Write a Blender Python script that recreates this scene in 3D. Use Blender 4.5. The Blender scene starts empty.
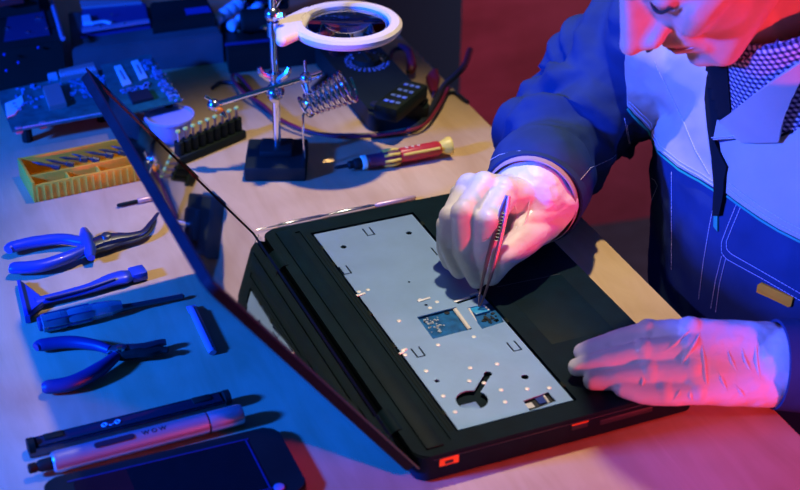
import bpy, bmesh, math, random
from mathutils import Vector, Matrix, noise
from mathutils.bvhtree import BVHTree
from mathutils.geometry import delaunay_2d_cdt
random.seed(7)
C = bpy.context.scene.collection
S = 0.01                      # all shapes below are laid out in centimetres
PI = math.pi
V = lambda x, y, z=0.0: Vector((x, y, z))

# ---------------------------------------------------------------- camera data
FPX = 1516.47; CAM = V(0, 0, 77.65)
R_ = V(0.99996738, 0.00413943, 0.00693564); U_ = V(-0.008077, 0.512479, 0.85866177); F_ = V(0, 0.85868978, -0.51249571)
def ray(px, py): return (F_*FPX + R_*(px-400) + U_*(245-py)).normalized()
def at(px, py, z=0.0):
    d = ray(px, py); return CAM + d*((z-CAM.z)/d.z)
# frame of the laptop on the table: u along the hinge, v towards the worker
ANG = -1.1645
LM = Matrix.Translation(V(-13.57, 128.07, 0)) @ Matrix.Rotation(ANG, 4, 'Z')
LI = LM.inverted()
def loc(px, py, z=0.0): return LI @ at(px, py, z)

# ---------------------------------------------------------------- materials
MATS = {}
def mat(name, col, rough=.5, metal=0, vary=0, vscale=20, bump=0, bscale=60, trans=0, ior=1.45, coat=0, alpha=1, emit=None, spec=.5, sss=0, stretch=None):
    m = bpy.data.materials.new(name); m.use_nodes = True; MATS[name] = m
    n = m.node_tree.nodes; l = m.node_tree.links; p = n['Principled BSDF']
    p.inputs['Base Color'].default_value = (*col, 1); p.inputs['Roughness'].default_value = rough
    p.inputs['Metallic'].default_value = metal; p.inputs['Transmission Weight'].default_value = trans
    p.inputs['IOR'].default_value = ior; p.inputs['Coat Weight'].default_value = coat; p.inputs['Alpha'].default_value = alpha
    p.inputs['Specular IOR Level'].default_value = spec
    if sss:
        p.inputs['Subsurface Weight'].default_value = sss; p.inputs['Subsurface Radius'].default_value = (.01, .004, .002)
    tc = n.new('ShaderNodeTexCoord'); mp = n.new('ShaderNodeMapping'); l.new(tc.outputs['Object'], mp.inputs[0])
    if stretch: mp.inputs['Scale'].default_value = stretch
    if vary:
        t = n.new('ShaderNodeTexNoise'); t.inputs['Scale'].default_value = vscale; t.inputs['Detail'].default_value = 5
        l.new(mp.outputs[0], t.inputs['Vector'])
        r = n.new('ShaderNodeMapRange'); r.inputs[1].default_value = .3; r.inputs[2].default_value = .7
        r.inputs[3].default_value = 1-vary; r.inputs[4].default_value = 1+vary; l.new(t.outputs[0], r.inputs[0])
        mx = n.new('ShaderNodeVectorMath'); mx.operation = 'SCALE'; mx.inputs[0].default_value = col; l.new(r.outputs[0], mx.inputs['Scale'])
        l.new(mx.outputs[0], p.inputs['Base Color'])
    if bump:
        t = n.new('ShaderNodeTexNoise'); t.inputs['Scale'].default_value = bscale; t.inputs['Detail'].default_value = 4
        l.new(mp.outputs[0], t.inputs['Vector'])
        b = n.new('ShaderNodeBump'); b.inputs['Strength'].default_value = bump; b.inputs['Distance'].default_value = .002
        l.new(t.outputs[0], b.inputs['Height']); l.new(b.outputs[0], p.inputs['Normal'])
    if emit:
        p.inputs['Emission Color'].default_value = (*emit[0], 1); p.inputs['Emission Strength'].default_value = emit[1]
    return m
black = mat('black plastic', (.010, .018, .014), .55, spec=.14, vary=.15, bump=.05, bscale=400)
blackr = mat('black rubber', (.015, .022, .022), .7)
gloss = mat('glossy screen', (.004, .008, .008), .03, spec=.9, coat=1)
lapblack = mat('laptop black', (.002, .014, .024), .55, spec=.12, vary=.2, vscale=60, bump=.08, bscale=500)
darkmet = mat('dark steel', (.10, .11, .13), .4, .8, vary=.2)
steel = mat('steel', (.62, .64, .68), .22, 1, vary=.08, vscale=80)
chrome = mat('chrome', (.85, .86, .9), .12, 1)
plate_m = mat('brushed sheet metal', (.33, .55, .92), .42, .55, vary=.06, vscale=30, bump=.06, bscale=200)
blue_pl = mat('blue plastic', (.02, .06, .36), .35, coat=.3)
blue_dk = mat('dark blue rubber', (.010, .03, .15), .42)
purple_pl = mat('violet aluminium', (.55, .32, .50), .35, .3)
clear_bl = mat('clear blue plastic', (.25, .38, .50), .08, trans=.6, coat=1)
clear_dk = mat('smoky clear plastic', (.03, .035, .06), .12, trans=.35, coat=1)
alu = mat('anodised silver', (.62, .6, .68), .33, .75)
yellow_pl = mat('yellow plastic', (.98, .50, .03), .38, vary=.08, vscale=40)
yellow2 = mat('yellow cap plastic', (.9, .66, .08), .35)
cream = mat('cream ring plastic', (.80, .72, .66), .45)
red_pl = mat('red plastic', (.55, .03, .03), .35)
cup_m = mat('frosted clear plastic', (.55, .55, .85), .35, trans=.35, alpha=.9)
lav = mat('pale plastic', (.72, .66, .78), .4)
glass = mat('lens glass', (1, 1, 1), 0, trans=1, ior=1.5)
pcb_g = mat('green circuit board', (.01, .14, .12), .4, vary=.35, vscale=90)
pcb_b = mat('blue circuit board', (.01, .13, .38), .35, vary=.4, vscale=140)
chip_m = mat('chip black', (.015, .02, .03), .5)
copper = mat('warm metal heat spreader', (.62, .42, .40), .4, .5)
white_m = mat('white label', (.8, .78, .8), .6)
tinyw = mat('solder and white parts', (.6, .68, .8), .4, .3)
orange_m = mat('orange label', (1, .38, .02), .7, spec=.1)
orange_e = mat('orange plastic and port light', (.95, .22, .01), .35)  # on the laptop ports this orange is painted-in red light
cable_b = mat('black cable', (.015, .022, .03), .45)
cable_r = mat('dark red cable', (.20, .015, .03), .4)
brownbox = mat('grey brown card', (.12, .085, .085), .7, vary=.2)
pinkish = mat('dull pink plastic', (.5, .25, .28), .5)
cyan_pl = mat('cyan plastic', (.03, .38, .85), .35)
teal_pl = mat('dark teal plastic', (.01, .16, .2), .4)
jacket_m = mat('blue work twill', (.020, .045, .125), .85, vary=.12, vscale=25, bump=.25, bscale=45, spec=.15)
yoke_m = mat('pale grey twill', (.44, .40, .36), .85, vary=.04, vscale=30, bump=.22, bscale=40, spec=.15)
trouser_m = mat('dark trouser twill', (.012, .016, .035), .9, bump=.2, spec=.1)
thread_m = mat('white thread', (.62, .62, .75), .8)
green_m = mat('green piping', (.01, .38, .24), .6)
dark_in = mat('dark jacket lining', (.008, .012, .016), .9, spec=.1)
skin_m = mat('skin', (.62, .36, .28), .5, vary=.06, vscale=60, bump=.12, bscale=160, sss=.15)
lip_m = mat('lip skin', (.48, .2, .18), .4)
hair_m = mat('dark hair', (.02, .015, .012), .6)
glove_m = mat('white latex glove', (.76, .74, .78), .42, vary=.05, vscale=40, bump=.6, bscale=55, coat=.15)
floor_m = mat('dark floor', (.02, .04, .06), .8, vary=.2)
cabinet_m = mat('dark cabinet', (.010, .05, .08), .8, spec=.1)

def gingham():
    m = mat('gingham check cloth', (.4, .42, .6), .85, spec=.1); n = m.node_tree.nodes; l = m.node_tree.links; p = n['Principled BSDF']
    tc = n.new('ShaderNodeTexCoord'); sp = n.new('ShaderNodeSeparateXYZ')
    mp = n.new('ShaderNodeMapping'); mp.inputs['Rotation'].default_value = (0, 0, 0)
    l.new(tc.outputs['UV'], mp.inputs[0]); l.new(mp.outputs[0], sp.inputs[0])
    outs = []
    ad = n.new('ShaderNodeMath'); ad.operation = 'SUBTRACT'; l.new(sp.outputs[0], ad.inputs[0]); l.new(sp.outputs[1], ad.inputs[1])
    ad2 = n.new('ShaderNodeMath'); ad2.operation = 'ADD'; l.new(sp.outputs[2], ad2.inputs[0])
    sc3 = n.new('ShaderNodeMath'); sc3.operation = 'MULTIPLY'; l.new(sp.outputs[0], sc3.inputs[0]); sc3.inputs[1].default_value = .35; l.new(sc3.outputs[0], ad2.inputs[1])
    for s in (sp.outputs[0], sp.outputs[1]):
        q = n.new('ShaderNodeMath'); q.operation = 'MULTIPLY'; q.inputs[1].default_value = 2*PI/.52; l.new(s, q.inputs[0])
        t = n.new('ShaderNodeMath'); t.operation = 'SINE'; l.new(q.outputs[0], t.inputs[0])
        g = n.new('ShaderNodeMath'); g.operation = 'GREATER_THAN'; g.inputs[1].default_value = 0; l.new(t.outputs[0], g.inputs[0]); outs.append(g.outputs[0])
    a = n.new('ShaderNodeMath'); a.operation = 'ADD'; l.new(outs[0], a.inputs[0]); l.new(outs[1], a.inputs[1])
    r = n.new('ShaderNodeValToRGB'); r.color_ramp.interpolation = 'CONSTANT'
    r.color_ramp.elements[0].color = (.6, .6, .72, 1); r.color_ramp.elements[1].position = .4; r.color_ramp.elements[1].color = (.12, .13, .24, 1)
    e = r.color_ramp.elements.new(.8); e.color = (.015, .02, .05, 1)
    h = n.new('ShaderNodeMath'); h.operation = 'MULTIPLY'; h.inputs[1].default_value = .5; l.new(a.outputs[0], h.inputs[0])
    l.new(h.outputs[0], r.inputs[0]); l.new(r.outputs[0], p.inputs['Base Color']); return m
check_m = gingham()

def woody(name, c0, c1, stretch, scale, rough, rot=0, c2=None, knots=False, bump=.05):
    m = mat(name, c0, rough); n = m.node_tree.nodes; l = m.node_tree.links; p = n['Principled BSDF']
    tc = n.new('ShaderNodeTexCoord'); mp = n.new('ShaderNodeMapping'); l.new(tc.outputs['Object'], mp.inputs[0])
    mp.inputs['Scale'].default_value = stretch; mp.inputs['Rotation'].default_value = (0, 0, rot)
    t = n.new('ShaderNodeTexNoise'); t.inputs['Scale'].default_value = scale; t.inputs['Detail'].default_value = 8; t.inputs['Roughness'].default_value = .6
    t.inputs['Distortion'].default_value = 1.2; l.new(mp.outputs[0], t.inputs['Vector'])
    r = n.new('ShaderNodeValToRGB'); r.color_ramp.elements[0].position = .32; r.color_ramp.elements[0].color = (*c1, 1)
    r.color_ramp.elements[1].position = .6; r.color_ramp.elements[1].color = (*c0, 1); l.new(t.outputs[0], r.inputs[0])
    col = r.outputs[0]
    t2 = n.new('ShaderNodeTexNoise'); t2.inputs['Scale'].default_value = 7; t2.inputs['Detail'].default_value = 3; l.new(tc.outputs['Object'], t2.inputs['Vector'])
    r2 = n.new('ShaderNodeValToRGB'); r2.color_ramp.elements[0].position = .35; r2.color_ramp.elements[0].color = (.82, .76, .7, 1)
    r2.color_ramp.elements[1].position = .6; r2.color_ramp.elements[1].color = (1, 1, 1, 1); l.new(t2.outputs[0], r2.inputs[0])
    mx = n.new('ShaderNodeMixRGB'); mx.blend_type = 'MULTIPLY'; mx.inputs[0].default_value = 1; l.new(col, mx.inputs[1]); l.new(r2.outputs[0], mx.inputs[2]); col = mx.outputs[0]
    if knots:
        vo = n.new('ShaderNodeTexVoronoi'); vo.inputs['Scale'].default_value = 3.1; l.new(tc.outputs['Object'], vo.inputs['Vector'])
        rk = n.new('ShaderNodeValToRGB'); rk.color_ramp.elements[0].position = .05; rk.color_ramp.elements[0].color = (.2, .2, .2, 1); rk.color_ramp.elements[1].position = .12
        rk.color_ramp.elements[1].color = (1, 1, 1, 1); l.new(vo.outputs['Distance'], rk.inputs[0])
        mk = n.new('ShaderNodeMixRGB'); mk.blend_type = 'MULTIPLY'; mk.inputs[0].default_value = 1; l.new(col, mk.inputs[1]); l.new(rk.outputs[0], mk.inputs[2]); col = mk.outputs[0]
    l.new(col, p.inputs['Base Color'])
    b = n.new('ShaderNodeBump'); b.inputs['Strength'].default_value = bump; b.inputs['Distance'].default_value = .001; l.new(t.outputs[0], b.inputs['Height']); l.new(b.outputs[0], p.inputs['Normal'])
    return m
table_m = woody('birch plywood top', (.68, .49, .26), (.60, .41, .20), (1.2, 7, 1), 4, .55, rot=0.10)
edge_m = woody('plywood edge', (.70, .46, .17), (.6, .36, .12), (1, 6, 1), 9, .5)
wall_m = woody('red stained plywood', (.20, .055, .095), (.14, .036, .062), (1, 1, 3), 2.2, .7, knots=True)

# ---------------------------------------------------------------- mesh helpers
def new(): return bmesh.new()
def box(bm, c, size, rot=None, bev=0, seg=2):
    r = bmesh.ops.create_cube(bm, size=1); vs = r['verts']
    bmesh.ops.scale(bm, vec=size, verts=vs)
    if bev:
        es = list({e for v in vs for e in v.link_edges})
        q = bmesh.ops.bevel(bm, geom=es, offset=bev, segments=seg, affect='EDGES', profile=.5)
        vs = list({v for f in q['faces'] for v in f.verts} | {v for v in vs if v.is_valid})
    M = Matrix.Translation(Vector(c))
    if rot is not None: M = M @ (rot if isinstance(rot, Matrix) else Matrix.Rotation(rot, 4, 'Z'))
    bmesh.ops.transform(bm, matrix=M, verts=[v for v in vs if v.is_valid])
def ell(bm, c, r, sub=2, rot=None):
    if not hasattr(r, '__len__'): r = (r, r, r)
    q = bmesh.ops.create_icosphere(bm, subdivisions=sub, radius=1); vs = q['verts']
    bmesh.ops.scale(bm, vec=r, verts=vs)
    bmesh.ops.transform(bm, matrix=Matrix.Translation(Vector(c)) @ (rot or Matrix()), verts=vs); return vs
def hull(bm, items, sub=2):
    """one convex, closed solid round the given ellipsoids: items = [(centre, radius or radii), ...]"""
    t = bmesh.new()
    for c, r in items: ell(t, c, r, sub)
    bmesh.ops.convex_hull(t, input=t.verts)
    bmesh.ops.delete(t, geom=[v for v in t.verts if not v.link_faces], context='VERTS')
    bmesh.ops.recalc_face_normals(t, faces=t.faces)
    me = bpy.data.meshes.new('t'); t.to_mesh(me); t.free(); bm.from_mesh(me); bpy.data.meshes.remove(me)
def chain(bm, items, sub=2):
    for a, b in zip(items, items[1:]): hull(bm, [a, b], sub)
def smooth_path(pts, n):
    P = [Vector(p) for p in pts]; out = []
    if len(P) < 3 or n < 2: return [p for p in P], [i for i in range(len(P))]
    Q = [P[0]*2-P[1]] + P + [P[-1]*2-P[-2]]; ts = []
    for i in range(1, len(Q)-2):
        for k in range(n):
            t = k/n; a, b, c, d = Q[i-1], Q[i], Q[i+1], Q[i+2]
            out.append(.5*((2*b)+(c-a)*t+(2*a-5*b+4*c-d)*t*t+(3*b-3*c+d-a)*t**3)); ts.append(i-1+t)
    out.append(P[-1]); ts.append(len(P)-1); return out, ts
def tube(bm, pts, rad, seg=12, n=6, flat=None, cap=True, closed=False):
    """swept tube; rad = number or list per point; flat=(a,b) scales the section sideways and upwards with the up side kept at z"""
    P, ts = smooth_path(pts, n)
    rr = rad if hasattr(rad, '__len__') else [rad]*len(pts)
    def rat(t):
        i = min(int(t), len(rr)-2) if len(rr) > 1 else 0
        if len(rr) == 1: return rr[0]
        return rr[i]+(rr[i+1]-rr[i])*(t-i)
    rings = []; up = None; N = len(P)
    for i, p in enumerate(P):
        tg = (P[(i+1) % N]-P[i-1]) if closed else (P[min(i+1, N-1)]-P[max(i-1, 0)])
        if tg.length < 1e-9: tg = V(1, 0, 0)
        tg.normalize()
        if flat: side = tg.cross(V(0, 0, 1)).normalized(); upv = side.cross(tg)
        else:
            if up is None: up = V(0, 0, 1) if abs(tg.z) < .9 else V(0, 1, 0)
            side = tg.cross(up).normalized(); upv = side.cross(tg).normalized(); up = upv
        a, b = flat if flat else (1, 1); r = rat(ts[i])
        rings.append([bm.verts.new(p+side*(math.cos(2*PI*k/seg)*r*a)+upv*(math.sin(2*PI*k/seg)*r*b)) for k in range(seg)])
    pr = list(zip(rings, rings[1:])) + ([(rings[-1], rings[0])] if closed else [])
    for A, B in pr:
        for k in range(seg): bm.faces.new((A[k], A[(k+1) % seg], B[(k+1) % seg], B[k]))
    if cap and not closed: bm.faces.new(rings[0][::-1]); bm.faces.new(rings[-1])
def lathe(bm, prof, M=None, seg=24, cap=True):
    """profile [(radius, height)...] turned about z, then moved by M"""
    M = M or Matrix(); rings = []
    for r, h in prof:
        if r < 1e-6: rings.append([bm.verts.new(M @ V(0, 0, h))])
        else: rings.append([bm.verts.new(M @ V(r*math.cos(2*PI*k/seg), r*math.sin(2*PI*k/seg), h)) for k in range(seg)])
    for A, B in zip(rings, rings[1:]):
        for k in range(seg):
            j = (k+1) % seg
            if len(A) == 1 and len(B) == 1: continue
            if len(A) == 1: bm.faces.new((A[0], B[j], B[k]))
            elif len(B) == 1: bm.faces.new((A[k], A[j], B[0]))
            else: bm.faces.new((A[k], A[j], B[j], B[k]))
    if cap and len(rings[0]) > 1: bm.faces.new(rings[0][::-1])
    if cap and len(rings[-1]) > 1: bm.faces.new(rings[-1])
    if not cap: bmesh.ops.remove_doubles(bm, verts=bm.verts, dist=1e-5)
def along(a, b):
    """matrix whose z axis runs from a to b, origin at a"""
    a = Vector(a); b = Vector(b); return Matrix.Translation(a) @ (b-a).to_track_quat('Z', 'Y').to_matrix().to_4x4()
def prism(bm, poly, z0, z1, M=None, bev=0):
    M = M or Matrix()
    if sum(a[0]*b[1]-b[0]*a[1] for a, b in zip(poly, list(poly[1:])+[poly[0]])) < 0: poly = list(poly)[::-1]
    a = [bm.verts.new(M @ V(x, y, z0)) for x, y in poly]; b = [bm.verts.new(M @ V(x, y, z1)) for x, y in poly]
    n = len(poly); fs = [bm.faces.new(a[::-1]), bm.faces.new(b)]
    for k in range(n): fs.append(bm.faces.new((a[k], a[(k+1) % n], b[(k+1) % n], b[k])))
    if bev:
        es = list({e for f in fs[1:2] for e in f.edges})
        bmesh.ops.bevel(bm, geom=es, offset=bev, segments=2, affect='EDGES')
def rrect(x0, y0, x1, y1, r, n=5):
    o = []
    for cx, cy, a in ((x1-r, y1-r, 0), (x0+r, y1-r, 90), (x0+r, y0+r, 180), (x1-r, y0+r, 270)):
        for k in range(n+1):
            t = math.radians(a+90*k/n); o.append((cx+r*math.cos(t), cy+r*math.sin(t)))
    return o
FR = {}
def link(name, bm_or_me, m, parent=None, frame=None, smooth=True, world=False, sharp=35):
    """link ONE mesh object. world=True: the shape is given in room centimetres and is moved into its parent's frame"""
    if isinstance(bm_or_me, bmesh.types.BMesh):
        bm = bm_or_me; me = bpy.data.meshes.new(name)
        bmesh.ops.recalc_face_normals(bm, faces=bm.faces); bm.to_mesh(me); bm.free()
    else: me = bm_or_me; me.name = name
    fr = FR[parent] if parent else (frame or Matrix())
    if world: me.transform(fr.inverted())
    me.transform(Matrix.Scale(S, 4))
    me.materials.clear(); me.materials.append(m)
    if smooth:
        for p in me.polygons: p.use_smooth = True
        try: me.set_sharp_from_angle(angle=math.radians(sharp))
        except Exception: pass
    o = bpy.data.objects.new(name, me); C.objects.link(o)
    if parent: o.parent = parent
    else:
        o.matrix_world = Matrix.Translation(fr.translation*S) @ fr.to_3x3().to_4x4()
    FR[o] = fr; return o
def tag(o, label, cat, group=None):
    o['label'] = label; o['category'] = cat
    if group: o['group'] = group
    return o
def thing(name, label, cat, frame, group=None):
    o = bpy.data.objects.new(name, None); C.objects.link(o); o.empty_display_size = .02
    o.matrix_world = Matrix.Translation(frame.translation*S) @ frame.to_3x3().to_4x4()
    FR[o] = frame; return tag(o, label, cat, group)
def struct(name, bm, m, **k):
    o = link(name, bm, m, **k); o['kind'] = 'structure'; return o
def lframe(p0, p1, z=0.0):
    """frame on the table with its x axis from pixel p0 to pixel p1; returns frame, length"""
    a = at(*p0, z); b = at(*p1, z); d = b-a
    return Matrix.Translation(a) @ Matrix.Rotation(math.atan2(d.y, d.x), 4, 'Z'), d.length
def evalmods(bm, mods):
    me = bpy.data.meshes.new('t'); bm.to_mesh(me); bm.free()
    o = bpy.data.objects.new('t', me); C.objects.link(o)
    for typ, kw in mods:
        q = o.modifiers.new('m', typ)
        for k, v in kw.items(): setattr(q, k, v)
    dg = bpy.context.evaluated_depsgraph_get(); dg.update()
    r = bpy.data.meshes.new_from_object(o.evaluated_get(dg)); bpy.data.objects.remove(o); bpy.data.meshes.remove(me); return r
def blend(bm, vox, it=4, fac=.6):
    return evalmods(bm, [('REMESH', dict(mode='VOXEL', voxel_size=vox)), ('SMOOTH', dict(factor=fac, iterations=it))])
def dup(root, frame, label=None):
    c = root.copy(); C.objects.link(c); FR[c] = frame
    c.matrix_world = Matrix.Translation(frame.translation*S) @ frame.to_3x3().to_4x4()
    if label: c['label'] = label
    for ch in list(root.children):
        d = ch.copy(); C.objects.link(d); d.parent = c
        for g in ch.children:
            e = g.copy(); C.objects.link(e); e.parent = d
    return c
RX = lambda a: Matrix.Rotation(a, 4, 'X')
RY = lambda a: Matrix.Rotation(a, 4, 'Y')
RZ = lambda a: Matrix.Rotation(a, 4, 'Z')
T = lambda x, y, z=0: Matrix.Translation(V(x, y, z))
# ================================================================ setting
bm = new(); box(bm, (0, 120, -76), (700, 500, 2)); struct('floor', bm, floor_m, smooth=False)
wf = T(40, 264.5, -75) @ RZ(math.radians(16)); bm = new(); box(bm, (20, 3, 130), (600, 6, 260)); struct('wall_back', bm, wall_m, frame=wf, smooth=False)
# work table
TF = LM @ T(0, 33.0, -75) @ RZ(-.025)
t = thing('work_table', 'large pale plywood work table covered with repair tools and the open laptop', 'table', TF)
bm = new(); box(bm, (-6, -54, 73.5), (160, 108, 3), bev=.12); tabletop = link('tabletop', bm, table_m, t); tabletop.cycles.is_caustics_receiver = True
for x in (-78, 68):
    for y in (-101, -7):
        bm = new(); box(bm, (x, y, 36), (6, 6, 72), bev=.3); link('leg', bm, edge_m, t)
# dark cabinet behind
cf = wf @ T(-58, -24, 0)
t = thing('storage_cabinet', 'tall dark storage cabinet standing behind the far end of the work table', 'cabinet', cf)
bm = new(); box(bm, (0, 11, 100), (40, 20, 200), bev=.4); link('body', bm, cabinet_m, t)
for sx in (-1, 1):
    bm = new(); box(bm, (sx*10, .5, 100), (19.4, 1.4, 194), bev=.3); d = link('door', bm, cabinet_m, t)
    bm = new(); tube(bm, [(sx*3, -.3, 92), (sx*3, -1.8, 93), (sx*3, -1.8, 107), (sx*3, -.3, 108)], .4, 8, 3); link('handle', bm, darkmet, d)

# ================================================================ laptop
W, D = 38.2, 25.6
lap = thing('laptop', 'open black laptop with its keyboard taken out and bare metal plate showing', 'laptop', LM)
bm = new(); prism(bm, rrect(0, 0, W, D, 1.1), .25, 2.15, bev=0); link('base_case', bm, lapblack, lap)
pc = [loc(*q, 2.5) for q in ((315, 234), (413, 214), (572, 402), (457, 432))]
x0 = min(p.x for p in pc)+.15; x1 = max(p.x for p in pc)-.15; y0 = (pc[0].y+pc[3].y)/2; y1 = (pc[1].y+pc[2].y)/2
print('PLATE', [tuple(round(c, 1) for c in p) for p in pc], x0, x1, y0, y1)
def cutbool(bm, cutter):
    me = bpy.data.meshes.new('c'); bmesh.ops.recalc_face_normals(cutter, faces=cutter.faces); cutter.to_mesh(me); cutter.free(); o = bpy.data.objects.new('c', me); C.objects.link(o)
    bmesh.ops.recalc_face_normals(bm, faces=bm.faces)
    r = evalmods(bm, [('BOOLEAN', dict(operation='DIFFERENCE', object=o, solver='EXACT', use_self=True))]); bpy.data.objects.remove(o); return r
bm = new(); prism(bm, rrect(0, 0, W, D, 1.1), 2.15, 2.65, bev=.12)
cu = new(); box(cu, ((x0+x1)/2, (y0+y1)/2, 2.5), (x1-x0+.5, y1-y0+.5, 1.5))
box(cu, ((x0+x1)/2, y0-1.35, 3.0), (x1-x0+2, .5, .95))       # long groove beside the hinge
cover = link('palm_rest', cutbool(bm, cu), lapblack, lap, smooth=False)
bm = new(); box(bm, ((x0+x1)/2, y0-2.7, 2.72), (x1-x0+3, 1.5, .16), bev=.05); link('hinge_cover_strip', bm, lapblack, lap)
bm = new()
for y in (y0-.45, y0-.75): box(bm, ((x0+x1)/2, y, 2.66), (x1-x0, .07, .06))
link('edge_ridge', bm, black, lap)
# metal plate with its cut-outs
bm = new(); box(bm, ((x0+x1)/2, (y0+y1)/2, 2.5), (x1-x0, y1-y0, .12))
cu = new()
def lpoly(pts, z=2.55): return [tuple(loc(x, y, z)[:2]) for x, y in pts]
for q in ([(417, 317), (456, 307), (472, 329), (433, 339)], [(458, 308), (465, 306), (481, 328), (474, 330)][:0] or [(467, 308), (492, 302), (504, 322), (482, 329)],
          [(523, 401), (548, 392), (556, 401), (530, 411)], [(455, 302), (476, 295), (478, 297), (458, 304)]):
    prism(cu, lpoly(q), 2.3, 2.8)
def circ(c, r, n=20): return [(c.x+r*math.cos(2*PI*k/n), c.y+r*math.sin(2*PI*k/n)) for k in range(n)]
kc = loc(472, 400, 2.55); prism(cu, circ(kc, 1.35), 2.29, 2.81)
ke = loc(488, 374, 2.55); dd = (ke-kc).normalized(); nn = V(-dd.y, dd.x)*.28
prism(cu, [tuple((kc+nn)[:2]), tuple((kc-nn)[:2]), tuple((ke-nn)[:2]), tuple((ke+nn)[:2])], 2.3, 2.8); prism(cu, circ(ke, .36, 12), 2.31, 2.79)
for q, r in (((343.5, 247), .3), ((409, 233), .3), ((437, 381), .22), ((525, 377), .33), ((409, 282), .14), ((426, 305), .16)): prism(cu, circ(loc(*q, 2.55), r, 12), 2.3, 2.8)
for (cx, cy) in ((368.5, 231.5), (437.5, 250.5), (345, 270), (418, 352), (514, 346)):
    c = loc(cx, cy, 2.55); a = .72; b = .36; w = .15
    for bx in ((c.x, c.y-b, a*2, w), (c.x, c.y+b, a*2, w), (c.x+a, c.y, w, 2*b+w)):
        r = RZ(0); box(cu, (c.x+(bx[0]-c.x), c.y+(bx[1]-c.y), 2.55), (a*2 if 0 else bx[2], bx[3], .5))
pl = link('metal_plate', cutbool(bm, cu), plate_m, lap, smooth=False)
bm = new()
for q in ((359, 292), (368, 290), (437, 302), (430, 308), (399, 321), (474, 337), (438, 345), (403, 351), (497, 364), (470, 368), (426, 371), (484, 383), (501, 390), (505, 402), (443, 396), (455, 412), (469, 381), (527, 389), (549, 388), (420, 300), (405, 355)):
    bm = new(); c = loc(*q, 2.56); lathe(bm, [(.2, 2.5), (.2, 2.6), (.1, 2.63)], T(c.x, c.y, 0), 10); link('rivet', bm, MATS.get('nickel painted shine') or mat('nickel painted shine', (.92, .94, 1), .45, .2), pl)  # pale, hardly metallic colour paints in the shine of the rivets
for q in ((360, 295, .9), (424, 300, 1.1), (399, 354, .7), (404, 350, .5), (462, 300, 1.4), (475, 294, .8)):
    bm = new(); c = loc(q[0], q[1], 2.56); box(bm, (c.x, c.y, 2.6), (.26, q[2]*1.2, .1), rot=.1, bev=.03); link('pressed_tab', bm, MATS['nickel painted shine'], pl)
for q in ((345, 262), (328, 247), (372, 313), (395, 345), (444, 413), (421, 224), (509, 320), (558, 386)):
    c = loc(*q, 2.6); yy = y0-.2 if c.y < (y0+y1)/2 else y1+.2
    bm = new(); box(bm, (c.x, yy, 2.62), (.7, .3, .12), bev=.03); link('plate_clip', bm, black, lap)
# what shows through the cut-outs
def inset(q, m, name, z=2.28): 
    bm = new(); prism(bm, lpoly(q, z), z-.1, z); return link(name, bm, m, lap, smooth=False)
b1 = inset([(412, 313), (458, 303), (478, 331), (430, 343)], pcb_b, 'circuit_board')
def sprinkle(bm, q, n, zz, s=(.12, .4), h=.08, margin=.12):
    P = [loc(*c, zz) for c in q]
    for _ in range(n):
        a = random.uniform(margin, 1-margin); b = random.uniform(margin, 1-margin)
        p = P[0].lerp(P[1], a).lerp(P[3].lerp(P[2], a), b)
        box(bm, (p.x, p.y, zz+h/2), (random.uniform(*s), random.uniform(*s), h), rot=random.choice((0, .6)))
bm = new(); sprinkle(bm, [(417, 317), (436, 312), (455, 334), (433, 339)], 34, 2.28, (.08, .3)); link('solder_parts', bm, tinyw, b1, smooth=False)
bm = new(); a = loc(456, 309, 2.4); b = loc(471, 329, 2.4); tube(bm, [(a.x, a.y, 2.38), (b.x, b.y, 2.38)], .3, 8, 1, flat=(1, .5)); link('ribbon_socket', bm, white_m, b1)
bm = new(); c = loc(440, 322, 2.3); prism(bm, circ(loc(447, 313, 2.3), .25, 10), 2.28, 2.34); link('test_pad', bm, chip_m, b1)
b2 = inset([(464, 306), (494, 300), (508, 324), (480, 332)], pcb_b, 'circuit_board')
bm = new(); sprinkle(bm, [(478, 314), (496, 311), (503, 323), (482, 328)], 20, 2.28, (.1, .35)); link('chips', bm, chip_m, b2, smooth=False)
bm = new(); c = loc(480, 310, 2.42); box(bm, (c.x, c.y, 2.4), (1.1, 1.5, .18), rot=.05, bev=.04); link('blue_connector_tab', bm, cyan_pl, b2)['label'] = 'cyan pull tab of the ribbon connector'
bm = new(); a = loc(469, 309, 2.4); b = loc(476, 322, 2.4); tube(bm, [(a.x, a.y, 2.38), (b.x, b.y, 2.38)], .14, 8, 1); a = loc(484, 306, 2.4); b = loc(489, 311, 2.4); tube(bm, [(a.x, a.y, 2.4), (b.x, b.y, 2.4)], .14, 8, 1); link('ribbon_socket', bm, white_m, b2)
b3 = inset([(520, 400), (549, 390), (560, 402), (530, 413)], chip_m, 'circuit_board')
bm = new(); c = loc(541, 400, 2.35); box(bm, (c.x, c.y, 2.34), (1.0, .8, .15)); link('blue_part', bm, blue_pl, b3)
bm = new(); a = loc(544, 396, 2.4); b = loc(549, 403, 2.4); tube(bm, [(a.x, a.y, 2.38), (b.x, b.y, 2.38)], .12, 6, 1); c = loc(529, 406, 2.35); box(bm, (c.x, c.y, 2.33), (.7, .8, .12)); link('white_part', bm, white_m, b3)
bm = new(); c = loc(474, 407, 2.3); box(bm, (c.x+.1, c.y-.25, 2.25), (1.5, 1.4, .1), bev=.03); link('silver_pad', bm, plate_m, lap)
# touchpad seam
bm = new(); a = loc(497, 287, 2.65); b = loc(560, 274, 2.65); tube(bm, [(a.x, a.y, 2.65), (b.x, b.y, 2.65)], .035, 6, 1); link('touchpad_edge', bm, darkmet, lap)
bm = new(); ya, yb = a.y, a.y+5.6; box(bm, (a.x+5.2, (ya+yb)/2+.6, 2.64), (10, 6.2, .05), bev=.02); link('touchpad', bm, lapblack, lap)
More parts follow.
